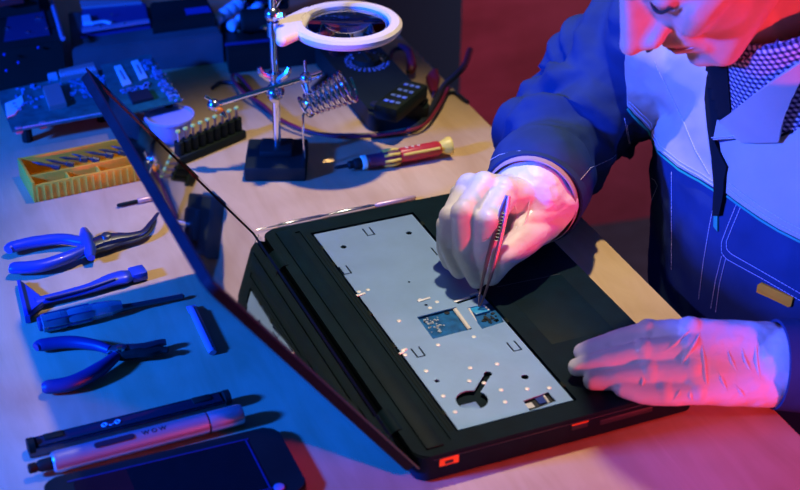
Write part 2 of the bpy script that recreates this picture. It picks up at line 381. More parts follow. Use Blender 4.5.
# near side with ports
bm = new(); box(bm, (W-.02, 2.7, 1.75), (.14, 1.7, .75), bev=.06); link('port', bm, orange_e, lap)['label'] = 'port nearest the hinge, with red light painted on it in orange'  # orange colour stands for the red light falling on the port
bm = new(); box(bm, (W+.05, 2.7, 1.7), (.1, .7, .3)); link('port_slot', bm, chip_m, lap)
bm = new(); box(bm, (W, 14.4, 1.75), (.14, 1.5, .55), bev=.05); p_ = link('port', bm, chip_m, lap)
bm = new(); box(bm, (W+.03, 14.4, 2.05), (.14, 1.5, .1)); link('lit_port_rim', bm, orange_e, p_)  # rim coloured orange to carry the red light along its edge
bm = new(); box(bm, (W-.02, 18.8, 1.5), (.14, 5.0, .55), bev=.05); link('disc_drive_slot', bm, chip_m, lap)
bm = new(); box(bm, (W-.0, 12.9, 2.2), (.12, 23, .05)); link('case_seam', bm, darkmet, lap)
for x in (3, W-3):
    for y in (3, D-3): bm = new(); lathe(bm, [(1, 0), (1, .25)], T(x, y, 0), 16); link('rubber_foot', bm, blackr, lap)
# lid
la = .9358; lidM = T(0, .15, 1.5) @ RX(math.pi-la)          # local y runs up the lid, -z... inner face
L = 26.3
bm = new(); prism(bm, rrect(.2, 0, W-.2, L, 1.0), -.0, .75, M=lidM, bev=.1)
lid = link('lid', bm, lapblack, lap)
bm = new(); prism(bm, rrect(1.7, 2.6, W-1.7, L-1.4, .2), -.05, .0, M=lidM); scr = link('screen', bm, gloss, lid)
bm = new()
for q in (((.2, 0), (1.7, L)), ((W-1.7, 0), (W-.2, L)), ((1.7, 0), (W-1.7, 2.6)), ((1.7, L-1.4), (W-1.7, L))):
    (xa, ya), (xb, yb) = q; prism(bm, [(xa, ya), (xb, ya), (xb, yb), (xa, yb)], -.16, 0.0, M=lidM)
link('bezel', bm, gloss, lid, smooth=False)
for x in (4, W-7):
    bm = new(); tube(bm, [(x, .1, 2.0), (x+3, .1, 2.0)], .75, 14, 1); link('hinge', bm, lapblack, lap)

# ================================================================ tools at the left
def ploc(fr, q, z=0): return fr.inverted() @ at(*q, z)
def pxtube(bm, pts, seg=12, n=6, flat=None):
    """pts: (px, py, z, r) measured on the table, in room centimetres"""
    tube(bm, [at(p[0], p[1], p[2]) for p in pts], [p[3] for p in pts], seg, n, flat)

# bent nose pliers
fr, Ln = lframe((10, 262), (158, 214))
t = thing('bent_nose_pliers', 'blue handled pliers with a bent long nose, above the blue scraper', 'pliers', fr)
for pts in ([(8, 250, .9, .5), (13, 247, .9, .68), (35, 242, .95, .7), (62, 239, 1, .66), (84, 242, 1, .6)],
            [(10, 268, .9, .5), (15, 268, .9, .7), (40, 266, .95, .74), (66, 258, 1, .7), (88, 248, 1, .6)]):
    bm = new(); pxtube(bm, pts, 14, 6, (1.0, .8)); link('handle_grip', bm, blue_pl, t, world=True)
bm = new(); pxtube(bm, [(84, 230, 1.0, .4), (86, 238, 1.0, .75), (89, 248, 1.0, .75), (91, 258, 1.0, .4)], 12, 5, (1, .85)); link('finger_guard', bm, blue_pl, t, world=True)
bm = new(); pxtube(bm, [(90, 246, 1, .75), (103, 241, 1, 1.0), (116, 238, 1, .85), (130, 236, .95, .55), (143, 232, .9, .38), (151, 223, .9, .3), (158, 213, .9, .18)], 10, 6, (1, .55)); link('jaw', bm, steel, t, world=True)
bm = new(); pxtube(bm, [(92, 250, .7, .6), (105, 246, .7, .8), (118, 242, .65, .7), (132, 240, .6, .45), (144, 236, .6, .32), (152, 228, .6, .25), (156, 219, .6, .15)], 10, 6, (1, .5)); link('jaw', bm, darkmet, t, world=True)
bm = new(); lathe(bm, [(.5, 0), (.5, .75), (.35, .85)], T(*at(107, 241, .95)), 16); link('pivot', bm, darkmet, t, world=True)

# blue scraper
fr, Ln = lframe((22, 300), (144, 270))
t = thing('plastic_scraper', 'flat blue plastic scraper with a triangular blade, under the bent nose pliers', 'scraper', fr)
q = [ploc(fr, c, .4) for c in ((17, 282), (23, 284), (41, 298), (44, 305), (30, 316), (25, 318))]
bm = new(); prism(bm, [(p.x, p.y) for p in q], .25, .75, bev=.12); link('blade', bm, blue_pl, t)
q = [ploc(fr, c, .7) for c in ((17, 282), (21, 281), (30, 317), (25, 318))]
bm = new(); prism(bm, [(p.x, p.y) for p in q], .1, .95, bev=.1); link('blade_edge', bm, blue_pl, t)
bm = new(); pxtube(bm, [(36, 302, .55, .62), (60, 296, .6, .62), (90, 288, .65, .7), (112, 280, .65, .95), (124, 277, .65, 1.0), (131, 275, .6, .75), (143, 272, .6, .62)], 14, 6, (1, .55)); link('handle', bm, blue_pl, t, world=True)
bm = new(); pxtube(bm, [(45, 299, 1.0, .14), (85, 289, 1.02, .14), (115, 279, 1.05, .16)], 8, 5); link('spine_rib', bm, blue_dk, t, world=True)
bm = new(); a = at(138, 273.5, .6); box(bm, a, (1.5, 1.6, .9), rot=math.atan2(fr[1][0], fr[0][0]), bev=.12); link('end_tip', bm, blue_pl, t, world=True)

# voltage tester
fr, Ln = lframe((40, 324), (184, 291), .92); fr = T(0, 0, -.92) @ fr
t = thing('voltage_tester', 'clear plastic handled tester screwdriver lying between scraper and black pliers', 'screwdriver', fr)
hl = (ploc(fr, (108, 309))).x
bm = new(); lathe(bm, [(.6, 0), (.85, .2), (.9, 1), (.9, 2.2), (.78, 2.5), (.9, 2.9), (.9, 4.4), (.75, 4.8), (.82, 5.2), (.7, 6.6), (.5, hl+1)], T(0, 0, .92) @ RY(PI/2), 8); h = link('handle', bm, clear_bl, t)
bm = new()
for a_ in range(6):
    an = a_*PI/3+.3; tube(bm, [(.5, .86*math.cos(an), .92+.86*math.sin(an)), (4.6, .86*math.cos(an), .92+.86*math.sin(an))], .06, 6, 1)
link('grip_ridge', bm, blue_dk, h)
bm = new(); lathe(bm, [(.3, .6), (.42, .9), (.42, 4.8), (.3, 5)], T(0, 0, .92) @ RY(PI/2), 12); link('neon_tube', bm, pinkish, h)
bm = new(); lathe(bm, [(.62, -.15), (.7, 0), (.7, .35)], T(0, 0, .92) @ RY(PI/2), 14); link('end_cap', bm, blue_dk, t)
bm = new(); lathe(bm, [(.42, hl), (.28, hl+2.2), (.26, Ln-.5), (.3, Ln-.2), (.1, Ln)], T(0, 0, .92) @ RY(PI/2+.04), 12); link('shaft', bm, darkmet, t)

# black cutters
fr, Ln = lframe((38, 370), (168, 347))
t = thing('cutting_pliers', 'small pliers with thin dark blue handles spread open, below the clear tester', 'pliers', fr)
for pts in ([(36, 347.5, .8, .4), (42, 345, .8, .62), (70, 342, .85, .62), (95, 345, .9, .55), (110, 350, .9, .45)],
            [(42, 388, .8, .4), (48, 387, .8, .66), (72, 383, .85, .72), (98, 370, .9, .72), (116, 356, .9, .5)]):
    bm = new(); pxtube(bm, pts, 12, 6, (1, .9)); link('handle_grip', bm, blue_dk, t, world=True)
bm = new(); pxtube(bm, [(106, 350, .9, .35), (118, 350, .9, .8), (132, 350, .9, .85), (146, 347, .9, .62), (160, 343, .85, .5), (166, 342, .85, .42)], 10, 5, (.85, .6)); link('jaw', bm, darkmet, t, world=True)
bm = new(); pxtube(bm, [(110, 357, .8, .35), (121, 355, .8, .8), (135, 353, .8, .85), (148, 353, .8, .6), (160, 350, .8, .5), (168, 350, .8, .4)], 10, 5, (.85, .6)); link('jaw', bm, black, t, world=True)
bm = new(); lathe(bm, [(.45, 0), (.45, .55), (.3, .65)], T(*at(122, 352, .95)), 16); link('pivot', bm, steel, t, world=True)
bm = new(); tube(bm, [at(109+2*math.cos(k*1.3), 351+k*.9, .9+.25*math.sin(k*1.3)) for k in range(8)], .07, 6, 2); link('spring', bm, teal_pl, t, world=True)

# pen shaped electric screwdriver
ZP = .95
fr, Ln = lframe((52, 463), (242, 414), ZP); fr = T(0, 0, -ZP) @ fr
t = thing('electric_screwdriver', 'slim silver pen shaped electric screwdriver lying beside its dark case', 'screwdriver', fr)
AX = T(0, 0, ZP) @ RY(PI/2)
bm = new(); lathe(bm, [(.7, 0), (.85, .15), (.9, .5), (.9, Ln-3.1), (.86, Ln-3.05)], AX, 32); b = link('body', bm, alu, t)
bm = new(); lathe(bm, [(.8, Ln-3.1), (.8, Ln-2.85)], AX, 32); link('ring', bm, chip_m, t)
bm = new(); lathe(bm, [(.86, Ln-2.9), (.9, Ln-2.8), (.9, Ln-.25), (.8, Ln)], AX, 32); link('end_cap', bm, alu, t)
bm = new(); lathe(bm, [(.3, -1.9), (.42, -1.8), (.42, -1.3), (.36, -1.2), (.52, -.9), (.55, 0)], AX, 16); link('chuck', bm, black, t)
bm = new(); prism(bm, rrect(3.4, -.26, 6.7, .24, .24), .75, .96, M=T(0, 0, ZP) @ RX(.35)); link('button', bm, chip_m, t)
cu = bpy.data.curves.new('wow', 'FONT'); cu.body = 'wow'; cu.size = 1.0; cu.extrude = .015; cu.space_character = 1.25
to = bpy.data.objects.new('wow', cu); C.objects.link(to); dg = bpy.context.evaluated_depsgraph_get(); me = bpy.data.meshes.new_from_object(to.evaluated_get(dg)); bpy.data.objects.remove(to)
me.transform(Matrix.Scale(.85, 4)); me.transform(Matrix.Scale(1.1, 4, V(1, 0, 0)))
def bendtext(me, r, ang):
    for v in me.vertices:
        a = v.co.y/r+ang; z = v.co.z; v.co = V(v.co.x, math.sin(a)*(r+z), math.cos(a)*(r+z))
for v in me.vertices: v.co.y = -v.co.y*-1
me.transform(T(0, -.25, 0)); 
for v in me.vertices:
    a = v.co.y/.91-.25; v.co = V(v.co.x+7.3, math.sin(a)*(.912+v.co.z), ZP+math.cos(a)*(.912+v.co.z))
link('lettering', me, chip_m, b, smooth=False)['label'] = 'dark wow lettering'

# its clear case
ZC = .0
fr, Ln = lframe((36, 462), (240, 411), .4); fr = T(0, 0, -.4) @ fr @ T(-.3, .95, 0)
t = thing('screwdriver_case', 'long narrow smoky clear case lying behind the silver electric screwdriver', 'case', fr)
bm = new(); box(bm, (Ln/2, .75, .12), (Ln, 1.3, .12), bev=.04); box(bm, (Ln/2, 1.38, .6), (Ln, .1, 1.0), bev=.03); box(bm, (Ln/2, .12, .5), (Ln, .1, .8), bev=.03); link('tray', bm, clear_dk, t)
for x in (.3, Ln-.3):
    bm = new(); lathe(bm, [(.55, -.3), (.72, -.25), (.72, .25), (.55, .3)], T(x, .75, .75) @ RY(PI/2), 20); link('end_knob', bm, black, t)
for x in (2.2, Ln-2.4):
    bm = new(); box(bm, (x, 1.0, .95), (1.6, .8, .5), bev=.1); link('clasp', bm, black, t)
bm = new(); box(bm, (Ln/2, .75, 1.02), (Ln-1.6, 1.2, .08), bev=.03); lidc = link('cover', bm, clear_dk, t)
for x in (3.8, 5.2, 6.6, 12, 13.4, 14.8):
    bm = new(); lathe(bm, [(.22, 0), (.22, .9)], T(x, .75, .4) @ RY(PI/2), 6); link('spare_bit', bm, brownbox, t)
bm = new(); c = ploc(fr, (113, 427.5), 1.1); c.y = .75
for dx in (-.55, .55): tube(bm, [(c.x+dx+.2*math.cos(k*PI/5), c.y+.2*math.sin(k*PI/5), 1.08) for k in range(10)], .08, 6, 1, closed=True)
tube(bm, [(c.x-.2, c.y-.1, 1.08), (c.x, c.y-.22, 1.08), (c.x+.2, c.y-.1, 1.08)], .05, 6, 3); link('printed_mark', bm, lav, lidc)['label'] = 'pale mark of two small rings'

# phone at the bottom edge
fr, Ln = lframe((40, 489), (262, 436))
t = thing('smartphone', 'black smartphone lying face up at the bottom edge of the table', 'phone', fr)
k = 8.6
bm = new(); prism(bm, rrect(.2, -k, Ln+1.2, .0, 1.1), .05, .85, bev=.12); b = link('case', bm, black, t)
bm = new(); prism(bm, rrect(2.4, -k+1, Ln-1.8, -1.1, .5), .85, .89); link('screen', bm, gloss, t)
bm = new(); 
for y in (-1.05, -k+.95): box(bm, ((Ln+.6)/2, y, .9), (Ln-3.5, .12, .04))
box(bm, (Ln-1.7, -k/2, .9), (.12, k-2, .04)); link('screen_border', bm, blue_dk, t)
c = ploc(fr, (279, 487), .9); bm = new(); lathe(bm, [(.42, .85), (.42, .95), (.3, .97)], T(c.x, c.y, 0), 20); link('home_button', bm, purple_pl, t)
# violet spudger
fr, Ln = lframe((192, 311), (213, 356))
t = thing('spudger', 'short violet metal pry tool lying beside the laptop lid', 'pry tool', fr)
bm = new(); tube(bm, [(0, 0, .35), (1.5, 0, .4), (Ln-1, 0, .4), (Ln, 0, .35)], [.3, .42, .42, .35], 12, 3, (1, .8)); link('shaft', bm, purple_pl, t)
bm = new(); box(bm, (.2, 0, .3), (1.2, .9, .25), bev=.08); link('flat_tip', bm, purple_pl, t)
bm = new(); tube(bm, [(.6, .12, .72), (Ln-.4, .12, .74)], .06, 6, 1); link('groove', bm, chip_m, t)
# small precision driver
fr, Ln = lframe((117, 205.5), (176, 193), .3); fr = T(0, 0, -.3) @ fr
t = thing('precision_screwdriver', 'thin black and copper coloured precision screwdriver beside the yellow box', 'screwdriver', fr)
bm = new(); lathe(bm, [(.12, 0), (.2, .2), (.2, 2.2), (.14, 2.3)], T(0, 0, .3) @ RY(PI/2), 10); link('black_end', bm, black, t)
bm = new(); lathe(bm, [(.26, 2.2), (.3, 2.4), (.3, 3.8), (.22, 4), (.28, 4.2), (.28, Ln)], T(0, 0, .3) @ RY(PI/2), 12); link('knurled_handle', bm, copper, t)
# long steel pick beside the laptop
fr, Ln = lframe((256, 230), (416, 197), .3); fr = T(0, 0, -.3) @ fr
t = thing('steel_pick', 'long thin steel pick lying along the back edge of the laptop', 'pick', fr)
bm = new(); lathe(bm, [(.04, 0), (.1, 2.2), (.2, 2.6), (.24, 4), (.24, 7), (.17, 7.2), (.17, 8.4), (.24, 8.6), (.24, 12.4), (.12, 13)], T(0, 0, .3) @ RY(PI/2), 12); link('shaft', bm, chrome, t)
bm = new(); lathe(bm, [(.12, 13), (.24, 13.3), (.26, Ln-.4), (.12, Ln)], T(0, 0, .3) @ RY(PI/2), 12); link('brown_tip', bm, copper, t)
# red and yellow screwdriver
fr, Ln = lframe((334, 168), (451, 148), 1.0); fr = T(0, 0, -1.0) @ fr
t = thing('red_yellow_screwdriver', 'red and yellow handled screwdriver with black bit end on the table', 'screwdriver', fr)
AX = T(0, 0, 1.0) @ RY(PI/2-.02)
bm = new(); lathe(bm, [(.05, 0), (.2, .3), (.22, 1.5), (.45, 1.7), (.45, 2.2), (.6, 2.4), (.62, 3.0), (.5, 3.2)], AX, 16); link('bit_shaft', bm, black, t)
bm = new(); lathe(bm, [(.5, 3.1), (.78, 3.2), (.82, 3.6), (.6, 3.8)], AX, 20); link('collar', bm, mat('pale green plastic', (.45, .75, .5), .4), t)
bm = new(); lathe(bm, [(.6, 3.7), (.75, 3.9), (.72, 5.4), (.85, 5.6), (.85, 7.4), (.72, 7.7)], AX, 16); hd = link('grip', bm, mat('maroon plastic', (.12, .02, .04), .45), t)
bm = new()
for k in range(8):
    an = k*PI/4; tube(bm, [AX @ V(.78*math.cos(an), .78*math.sin(an), 5.6), AX @ V(.9*math.cos(an), .9*math.sin(an), 6.5), AX @ V(.78*math.cos(an), .78*math.sin(an), 7.4)], .16, 8, 3)
link('grip_rib', bm, yellow2, hd)
bm = new(); lathe(bm, [(.72, 7.4), (.82, 7.8), (.82, Ln-1.6), (.66, Ln-1.3)], AX, 20); link('handle', bm, red_pl, t)
bm = new()
for xx in (8.3, 9.0, 9.7): tube(bm, [AX @ V(-.8, .1, xx), AX @ V(-.84, -.1, xx+.25)], .08, 6, 1)
tube(bm, [AX @ V(-.4, -.74, 7.8), AX @ V(-.4, -.74, Ln-1.6)], .16, 8, 1); link('yellow_stripe', bm, yellow2, t)
bm = new(); lathe(bm, [(.6, Ln-1.5), (.7, Ln-1.1), (1.05, Ln-.3), (1.0, Ln-.05), (.6, Ln)], T(0, 0, 1.05) @ RY(PI/2-.02), 24); link('end_cap', bm, yellow2, t)

# yellow bit box
fr, Ln = lframe((34.5, 203), (147, 179.5))
t = thing('bit_box', 'open ribbed yellow plastic box of dark drill bits', 'box', fr)
Dp = 6.3; H = 2.3
bm = new(); box(bm, (Ln/2, Dp/2, .15), (Ln, Dp, .3), bev=.05)
box(bm, (Ln/2, .15, 1.0), (Ln, .3, 2.0), bev=.08); box(bm, (Ln/2, Dp-.15, H/2), (Ln, .3, H), bev=.08)
link('tray', bm, yellow_pl, t)
bm = new()
for k in range(16): box(bm, (.5+k*(Ln-1)/15, -.02, .95), (.16, .16, 1.75), bev=.04)
link('front_ribs', bm, yellow_pl, t)
bm = new(); box(bm, (Ln/2, 1.75, 1.15), (Ln-.3, .25, 2.3), bev=.06)
for x in (Ln*.33, Ln*.6): box(bm, (x, .95, 1.0), (.2, 1.5, 1.9), bev=.05)
link('divider', bm, yellow_pl, t)
for x in (.15, Ln-.15):
    bm = new(); box(bm, (x, Dp/2, H/2+.02), (.34, Dp+.02, H+.04), bev=.08); link('end_wall', bm, yellow_pl, t)
for k in range(7):
    x = 2.4+k*1.45
    q = tag(link('drill_bit', (lambda b: (lathe(b, [(.02, 0), (.13, .5), (.2, .9), (.16, 1.5), (.2, 2.2), (.34, 2.3), (.34, 3.0), (.2, 3.1)], RY(1.35) if 0 else Matrix(), 8), b)[1])(new()), darkmet,
        frame=fr @ T(x-1.1, 5.6-.1*(k % 3), 1.9+.0*(k % 2)) @ RZ(-.45+.12*(k % 3)) @ RY(math.radians(103+3*(k % 2)))),
        'dark steel drill bit lying at a slant inside the yellow box', 'drill bit', 'drill bits in the yellow box')

# cup
fr = T(*at(171, 137, 0)) 
t = thing('plastic_cup', 'small frosted plastic tub with a lipped lid behind the laptop lid', 'tub', fr)
bm = new(); lathe(bm, [(2.0, 0), (2.1, .1), (2.55, 2.6), (2.45, 2.6), (2.0, .25), (0, .2)], seg=36); link('tub', bm, cup_m, t)
bm = new(); lathe(bm, [(2.75, 2.45), (2.85, 2.6), (2.8, 2.85), (2.55, 2.85), (2.5, 2.62), (0, 2.6)], seg=36); box(bm, (-2.9, 1.0, 2.7), (1.0, .9, .15), bev=.05); link('lid', bm, cup_m, t)
bm = new()
for k in range(26):
    a = random.uniform(0, 2*PI); r = random.uniform(.3, 1.9); lathe(bm, [(.14, 0), (.14, .3)], T(r*math.cos(a), r*math.sin(a), .3+.1*random.random()) @ RX(random.uniform(0, 1.5)), 6)
tub_s = tag(link('tiny_screws', bm, steel, frame=fr), 'heap of tiny screws inside the frosted tub', 'screws'); tub_s['kind'] = 'stuff'

# socket rack
fr, Ln = lframe((178, 163), (240, 137))
t = thing('bit_rack', 'black rack holding a row of short bits beside the frosted tub', 'rack', fr)
bm = new(); box(bm, (Ln/2, 0, .5), (Ln+.6, 1.7, 1.0), bev=.15); link('base', bm, black, t)
bm = new()
NB = 9
for k in range(NB): lathe(bm, [(.5, .8), (.55, 1.0), (.52, 2.5), (.34, 2.56)], T(.3+k*(Ln-.6)/(NB-1), 0, 0), 14)
link('socket_row', bm, black, t)
b0 = None
lb = {0: 'red banded bit at the left end of the black rack'}
for k in range(NB):
    f2 = fr @ T(.3+k*(Ln-.6)/(NB-1), 0, 2.56)
    if b0 is None:
        b0 = thing('screwdriver_bit', 'short steel bit with yellow tip standing in the black rack', 'screwdriver bit', f2, 'bits in the black rack')
        bm = new(); lathe(bm, [(.16, 0), (.16, 1.05)], seg=6); link('shank', bm, copper, b0)
        bm = new(); lathe(bm, [(.26, 1.05), (.3, 1.12), (.26, 1.3), (.1, 1.32)], seg=14); link('coloured_tip', bm, mat('yellow green paint', (.6, .75, .15), .4), b0)
    else: dup(b0, f2)
# ================================================================ helping hand stand with magnifier
RB = V(-13.4, 147.0, 0)
fr = T(*RB) @ RZ(.02)
t = thing('magnifier_stand', 'helping hand stand with round cream magnifier, chrome rods and black base', 'magnifier', fr)
bm = new(); box(bm, (-.1, -.4, .85), (6.6, 7.0, 1.7), bev=.25); b = link('base', bm, black, t)
bm = new(); box(bm, (-.1, .2, 2.0), (3.6, 3.4, .9), bev=.3); link('base_block', bm, black, b)
bm = new(); tube(bm, [(0, 0, 2.2), (0, 0, 24)], .42, 16, 1); link('upright_rod', bm, chrome, t)
bz = (fr.inverted() @ at(275, 93, 0)); 
# height on the rod where the crossbar clamps: found from where it stands
def zon(py, x=0, y=0):
    best = min(range(0, 240), key=lambda k: abs(proj_py(fr @ V(x, y, k/10))-py)); return best/10
def proj_py(X):
    d = X-CAM; return 245-FPX*d.dot(U_)/d.dot(F_)
zb = zon(93, 0, -.8)
def onplane(px, py, yl=-.8):
    """room point where the pixel's line of sight meets the upright plane y=yl of the stand"""
    n = fr.to_3x3() @ V(0, 1, 0); o = fr @ V(0, yl, 0); d = ray(px, py); return CAM + d*((o-CAM).dot(n)/d.dot(n))
print('ZB', zb)
A0 = fr.inverted() @ onplane(214, 105); A1 = fr.inverted() @ onplane(322, 73)
bm = new(); tube(bm, [A0, A1], .3, 14, 1); cb = link('cross_rod', bm, chrome, t)
bm = new(); ell(bm, (0, -.4, zb), (1.05, 1.3, .95)); lathe(bm, [(.5, 0), (.5, 1.3), (.3, 1.4)], T(0, -.9, zb) @ RX(PI/2), 12)
lathe(bm, [(.7, -.4), (.7, .7)], T(0, 0, zb+1.4), 16); link('centre_clamp', bm, steel, t)
for sx in (-1, 1):
    bm = new(); tube(bm, [(sx*.3, -.3, zb+1.3), (sx*1.3, -.6, zb+2.2), (sx*1.6, -.6, zb+2.9)], [.42, .4, .25], 8, 3); link('wing_screw', bm, steel, t)
bm = new(); c = A0; ell(bm, c, (.75, .7, .7)); tube(bm, [c+V(.1, 0, .4), c+V(-.9, 0, 1.0)], .22, 8, 1); tube(bm, [c+V(.2, -.2, 0), c+V(.9, -.5, -.6), c+V(1.3, -.6, -1.2)], [.4, .35, .2], 8, 3, (1, .6)); link('alligator_clip', bm, steel, cb)
bm = new(); ell(bm, c+V(.5, -.5, -.4), (.55, .4, .4)); link('clip_grip', bm, orange_e, cb)
c2 = fr.inverted() @ onplane(306, 78)
bm = new(); ell(bm, c2, (.7, .7, .7)); tube(bm, [c2+V(0, 0, .4), c2+V(-.1, 0, 2.0)], .16, 8, 1); tube(bm, [c2+V(.5, 0, 0), c2+V(1.6, -.1, .4)], .25, 8, 1); link('end_clamp', bm, steel, cb)
bm = new(); tube(bm, [c2+V(0, -.3, -.3), c2+V(.3, -.6, -1.6), c2+V(1.2, -.7, -2.6)], .2, 8, 4); tube(bm, [c2+V(-.4, -.3, -.6), c2+V(.1, -.5, -1.8)], .14, 8, 2); link('arm', bm, chrome, t)
# spring for the iron
P0 = fr.inverted() @ onplane(303, 108, -1.2); P1 = fr.inverted() @ onplane(350, 85, -1.2); ax = (P1-P0); ln = ax.length; Mx = along(P0, P1)
pts = []; turns = 9
for k in range(turns*14+1):
    a = k/14*2*PI; f = k/(turns*14); r = 1.15+.75*f**1.5; pts.append(Mx @ V(r*math.cos(a), r*math.sin(a), ln*f))
bm = new(); tube(bm, pts, .17, 8, 1); link('spring_holder', bm, chrome, t)
bm = new(); s0 = fr.inverted() @ onplane(303, 116, -1.6); tube(bm, [Mx @ V(0, 0, 1), s0, (s0.x, s0.y, 1.7)], .13, 8, 2); link('spring_leg', bm, chrome, t)
# magnifier
MZ = 16.0; mc = at(346.5, 25, MZ); mf = T(*mc)
bm = new(); ro, ri = 5.85, 4.5
lathe(bm, [(ri, -.45), (ro-.25, -.55), (ro, -.2), (ro, .2), (ro-.3, .5), (ri+.2, .55), (ri, .3), (ri, -.45)], mf, 64, cap=False)
mg = link('magnifier_ring', bm, cream, t, world=True)
bm = new(); pl_ = [mf.inverted() @ at(*q, MZ) for q in ((286, 50), (274, 40), (272, 22), (277, 12), (300, 4), (325, 4), (300, 20), (296, 36), (305, 46), (296, 50))]
rc = T(RB.x, RB.y, MZ)
q0 = V(-ro*.80, ro*.60, 0); q1 = V(-ro*.93, -ro*.36, 0); rr_ = rc.translation-mc
hull(bm, [((-ro+1.6, 3.6, 0), (.6, .7, .5)), ((-ro+.9, -2.6, 0), (.5, .8, .5)), ((rr_.x+.9, rr_.y+1.2, 0), (.7, .8, .55)), ((rr_.x+1.2, rr_.y-3.2, 0), (.7, .8, .55))])
bm.transform(mf); link('ring_neck', bm, cream, t, world=True)
bm = new(); N = 48; prof = [(0, .62)]+[(4.5*k/8, .6*(1-(k/8)**2)+.02) for k in range(1, 9)]+[(4.5*k/8, -.6*(1-(k/8)**2)-.02) for k in range(8, 0, -1)]+[(0, -.62)]
lathe(bm, prof, mf, N); lens = link('lens', bm, glass, t, world=True, sharp=180); lens.cycles.is_caustics_caster = True
bm = new(); ell(bm, (0, 0, MZ+1.6), (.9, .9, .9)); lathe(bm, [(.65, -.8), (.65, .8)], T(0, 0, MZ), 16); tube(bm, [(.2, -.2, MZ+1.4), (1.2, -.5, MZ+1.8)], .4, 8, 1); tube(bm, [(-.3, 0, MZ+1.5), (1.0, .4, MZ+3.4)], .2, 8, 1); link('top_clamp', bm, steel, t)

# ================================================================ multimeter
fr, Ln = lframe((345, 60), (397, 121), 1.2); fr = T(0, 0, -1.2) @ fr
t = thing('multimeter', 'black digital multimeter lying behind the magnifier on the table', 'multimeter', fr)
Wd = 7.4; x0m = -4.5
c0 = fr.inverted() @ at(352, 122, 1.2)
print('MM', Ln, c0)
bm = new(); prism(bm, rrect(x0m, -3.0, Ln-.2, 4.4, 1.2), .05, 2.6, bev=.5); b = link('case', bm, black, t)
bm = new(); prism(bm, rrect(x0m+.8, -2.2, x0m+6.2, 3.6, .4), 2.6, 2.66); link('display', bm, gloss, t)
dcx, dcy = 5.4, 1.3
bm = new(); lathe(bm, [(1.7, 2.6), (1.6, 3.2), (1.0, 3.3)], T(dcx-1, dcy, 0), 28); box(bm, (dcx-1, dcy, 3.35), (2.8, .5, .3), bev=.1); k_ = link('dial', bm, black, t)
bm = new()
for k in range(26):
    a = k*2*PI/26
    for r in (2.2, 2.75): 
        if random.random() < .8: box(bm, (dcx-1+r*math.cos(a), dcy+r*math.sin(a)*.92, 2.64), (random.uniform(.15, .4), random.uniform(.1, .22), .06), rot=a)
link('dial_marks', bm, mat('blue grey print', (.16, .3, .6), .5), t, smooth=False)
bm = new(); tube(bm, [(dcx-1+1.9*math.cos(a/10), dcy+1.9*math.sin(a/10), 2.68) for a in range(14, 40)], .07, 6, 1); link('dial_arc', bm, lav, t)
for q in ((Ln-2.2, -1.8), (Ln-1.6, .4), (Ln-1.4, 2.6)):
    bm = new(); lathe(bm, [(.6, 2.55), (.6, 2.75), (.35, 2.78)], T(*q, 0), 16); link('jack', bm, chip_m, t)
# small probe box on it / beside it
fr2, L2 = lframe((389, 106), (419, 82), 4.65); fr2 = T(0, 0, -2.0) @ fr2
t = thing('battery_holder', 'small black box with pale blue print at the end of the multimeter', 'battery', fr2)
bm = new(); box(bm, (L2/2, .4, 1.0), (L2+.6, 3.2, 2.0), bev=.6); link('case', bm, black, t)
bm = new()
for k in range(4):
    for j in range(3): box(bm, (L2*.16+k*L2*.22, -.5+j*.72, 2.02), (.5, .5, .08), bev=.02)
link('printed_blocks', bm, mat('pale blue print', (.12, .22, .65), .5), t)

def cable(name, label, pts, r, m, g=None):
    bm = new(); tube(bm, [at(p[0], p[1], p[2]) for p in pts], r, 10, 6)
    return tag(link(name, bm, m, world=True, frame=T(*at(*pts[0][:2]))), label, 'cable', g)
cable('black_cable', 'black cable curving from the stand base to the table edge', [(212, 88, .3), (222, 82, .3), (240, 85, .3), (252, 98, .3), (268, 112, .3), (310, 132, .3), (360, 135, .3), (405, 131, .3), (430, 112, .3), (450, 92, .3), (468, 102, .3)], .22, cable_b)
cable('red_cable', 'dark red cable looping beside the chrome crossbar', [(256, 96, .5), (245, 82, .5), (238, 75, .5), (232, 77, .5), (243, 92, .9), (262, 104, .9), (285, 122, .9), (330, 136, .75), (378, 135, .8), (420, 127, .8), (437, 109, .9), (448, 88, .9)], .2, cable_r)
cable('black_cable', 'thick black cable leaving over the right table edge', [(409, 130, .5), (420, 124, .5), (433, 106, .9), (444, 86, .9), (463, 68, .9), (470, 50, -2)], .38, cable_b)
cable('black_cable', 'thin black lead between crossbar and magnifier ring', [(313, 88, .4), (326, 76, .4), (340, 62, .4), (350, 50, .4)], .3, cable_b)
# test leads looped at the meter
t = thing('test_lead', 'looped test lead with dark red plug by the multimeter', 'test lead', T(*at(402, 62)))
bm = new(); tube(bm, [at(*q) for q in ((395, 72, 1), (390, 60, 1.2), (394, 50, 1.2), (404, 49, 1.2), (410, 58, 1.2), (408, 72, 1))], .28, 10, 6); link('wire', bm, cable_b, t, world=True)
bm = new(); tube(bm, [at(*q) for q in ((400, 45, 1.4), (409, 52, 1.4), (412, 66, 1.3), (411, 72, 1))], [.3, .5, .6, .4], 10, 5); link('plug', bm, cable_r, t, world=True)
t = thing('alligator_clip', 'dark red insulated clip lying near the right table edge', 'clip', T(*at(435, 80)))
bm = new(); tube(bm, [at(*q) for q in ((435, 70, .6), (433, 78, .6), (434, 92, .5))], [.35, .9, .35], 10, 5, (1, .6)); link('cover', bm, cable_r, t, world=True)
bm = new(); tube(bm, [at(434, 92, .5), at(432, 99, .4)], .15, 8, 1); link('jaw', bm, steel, t, world=True)

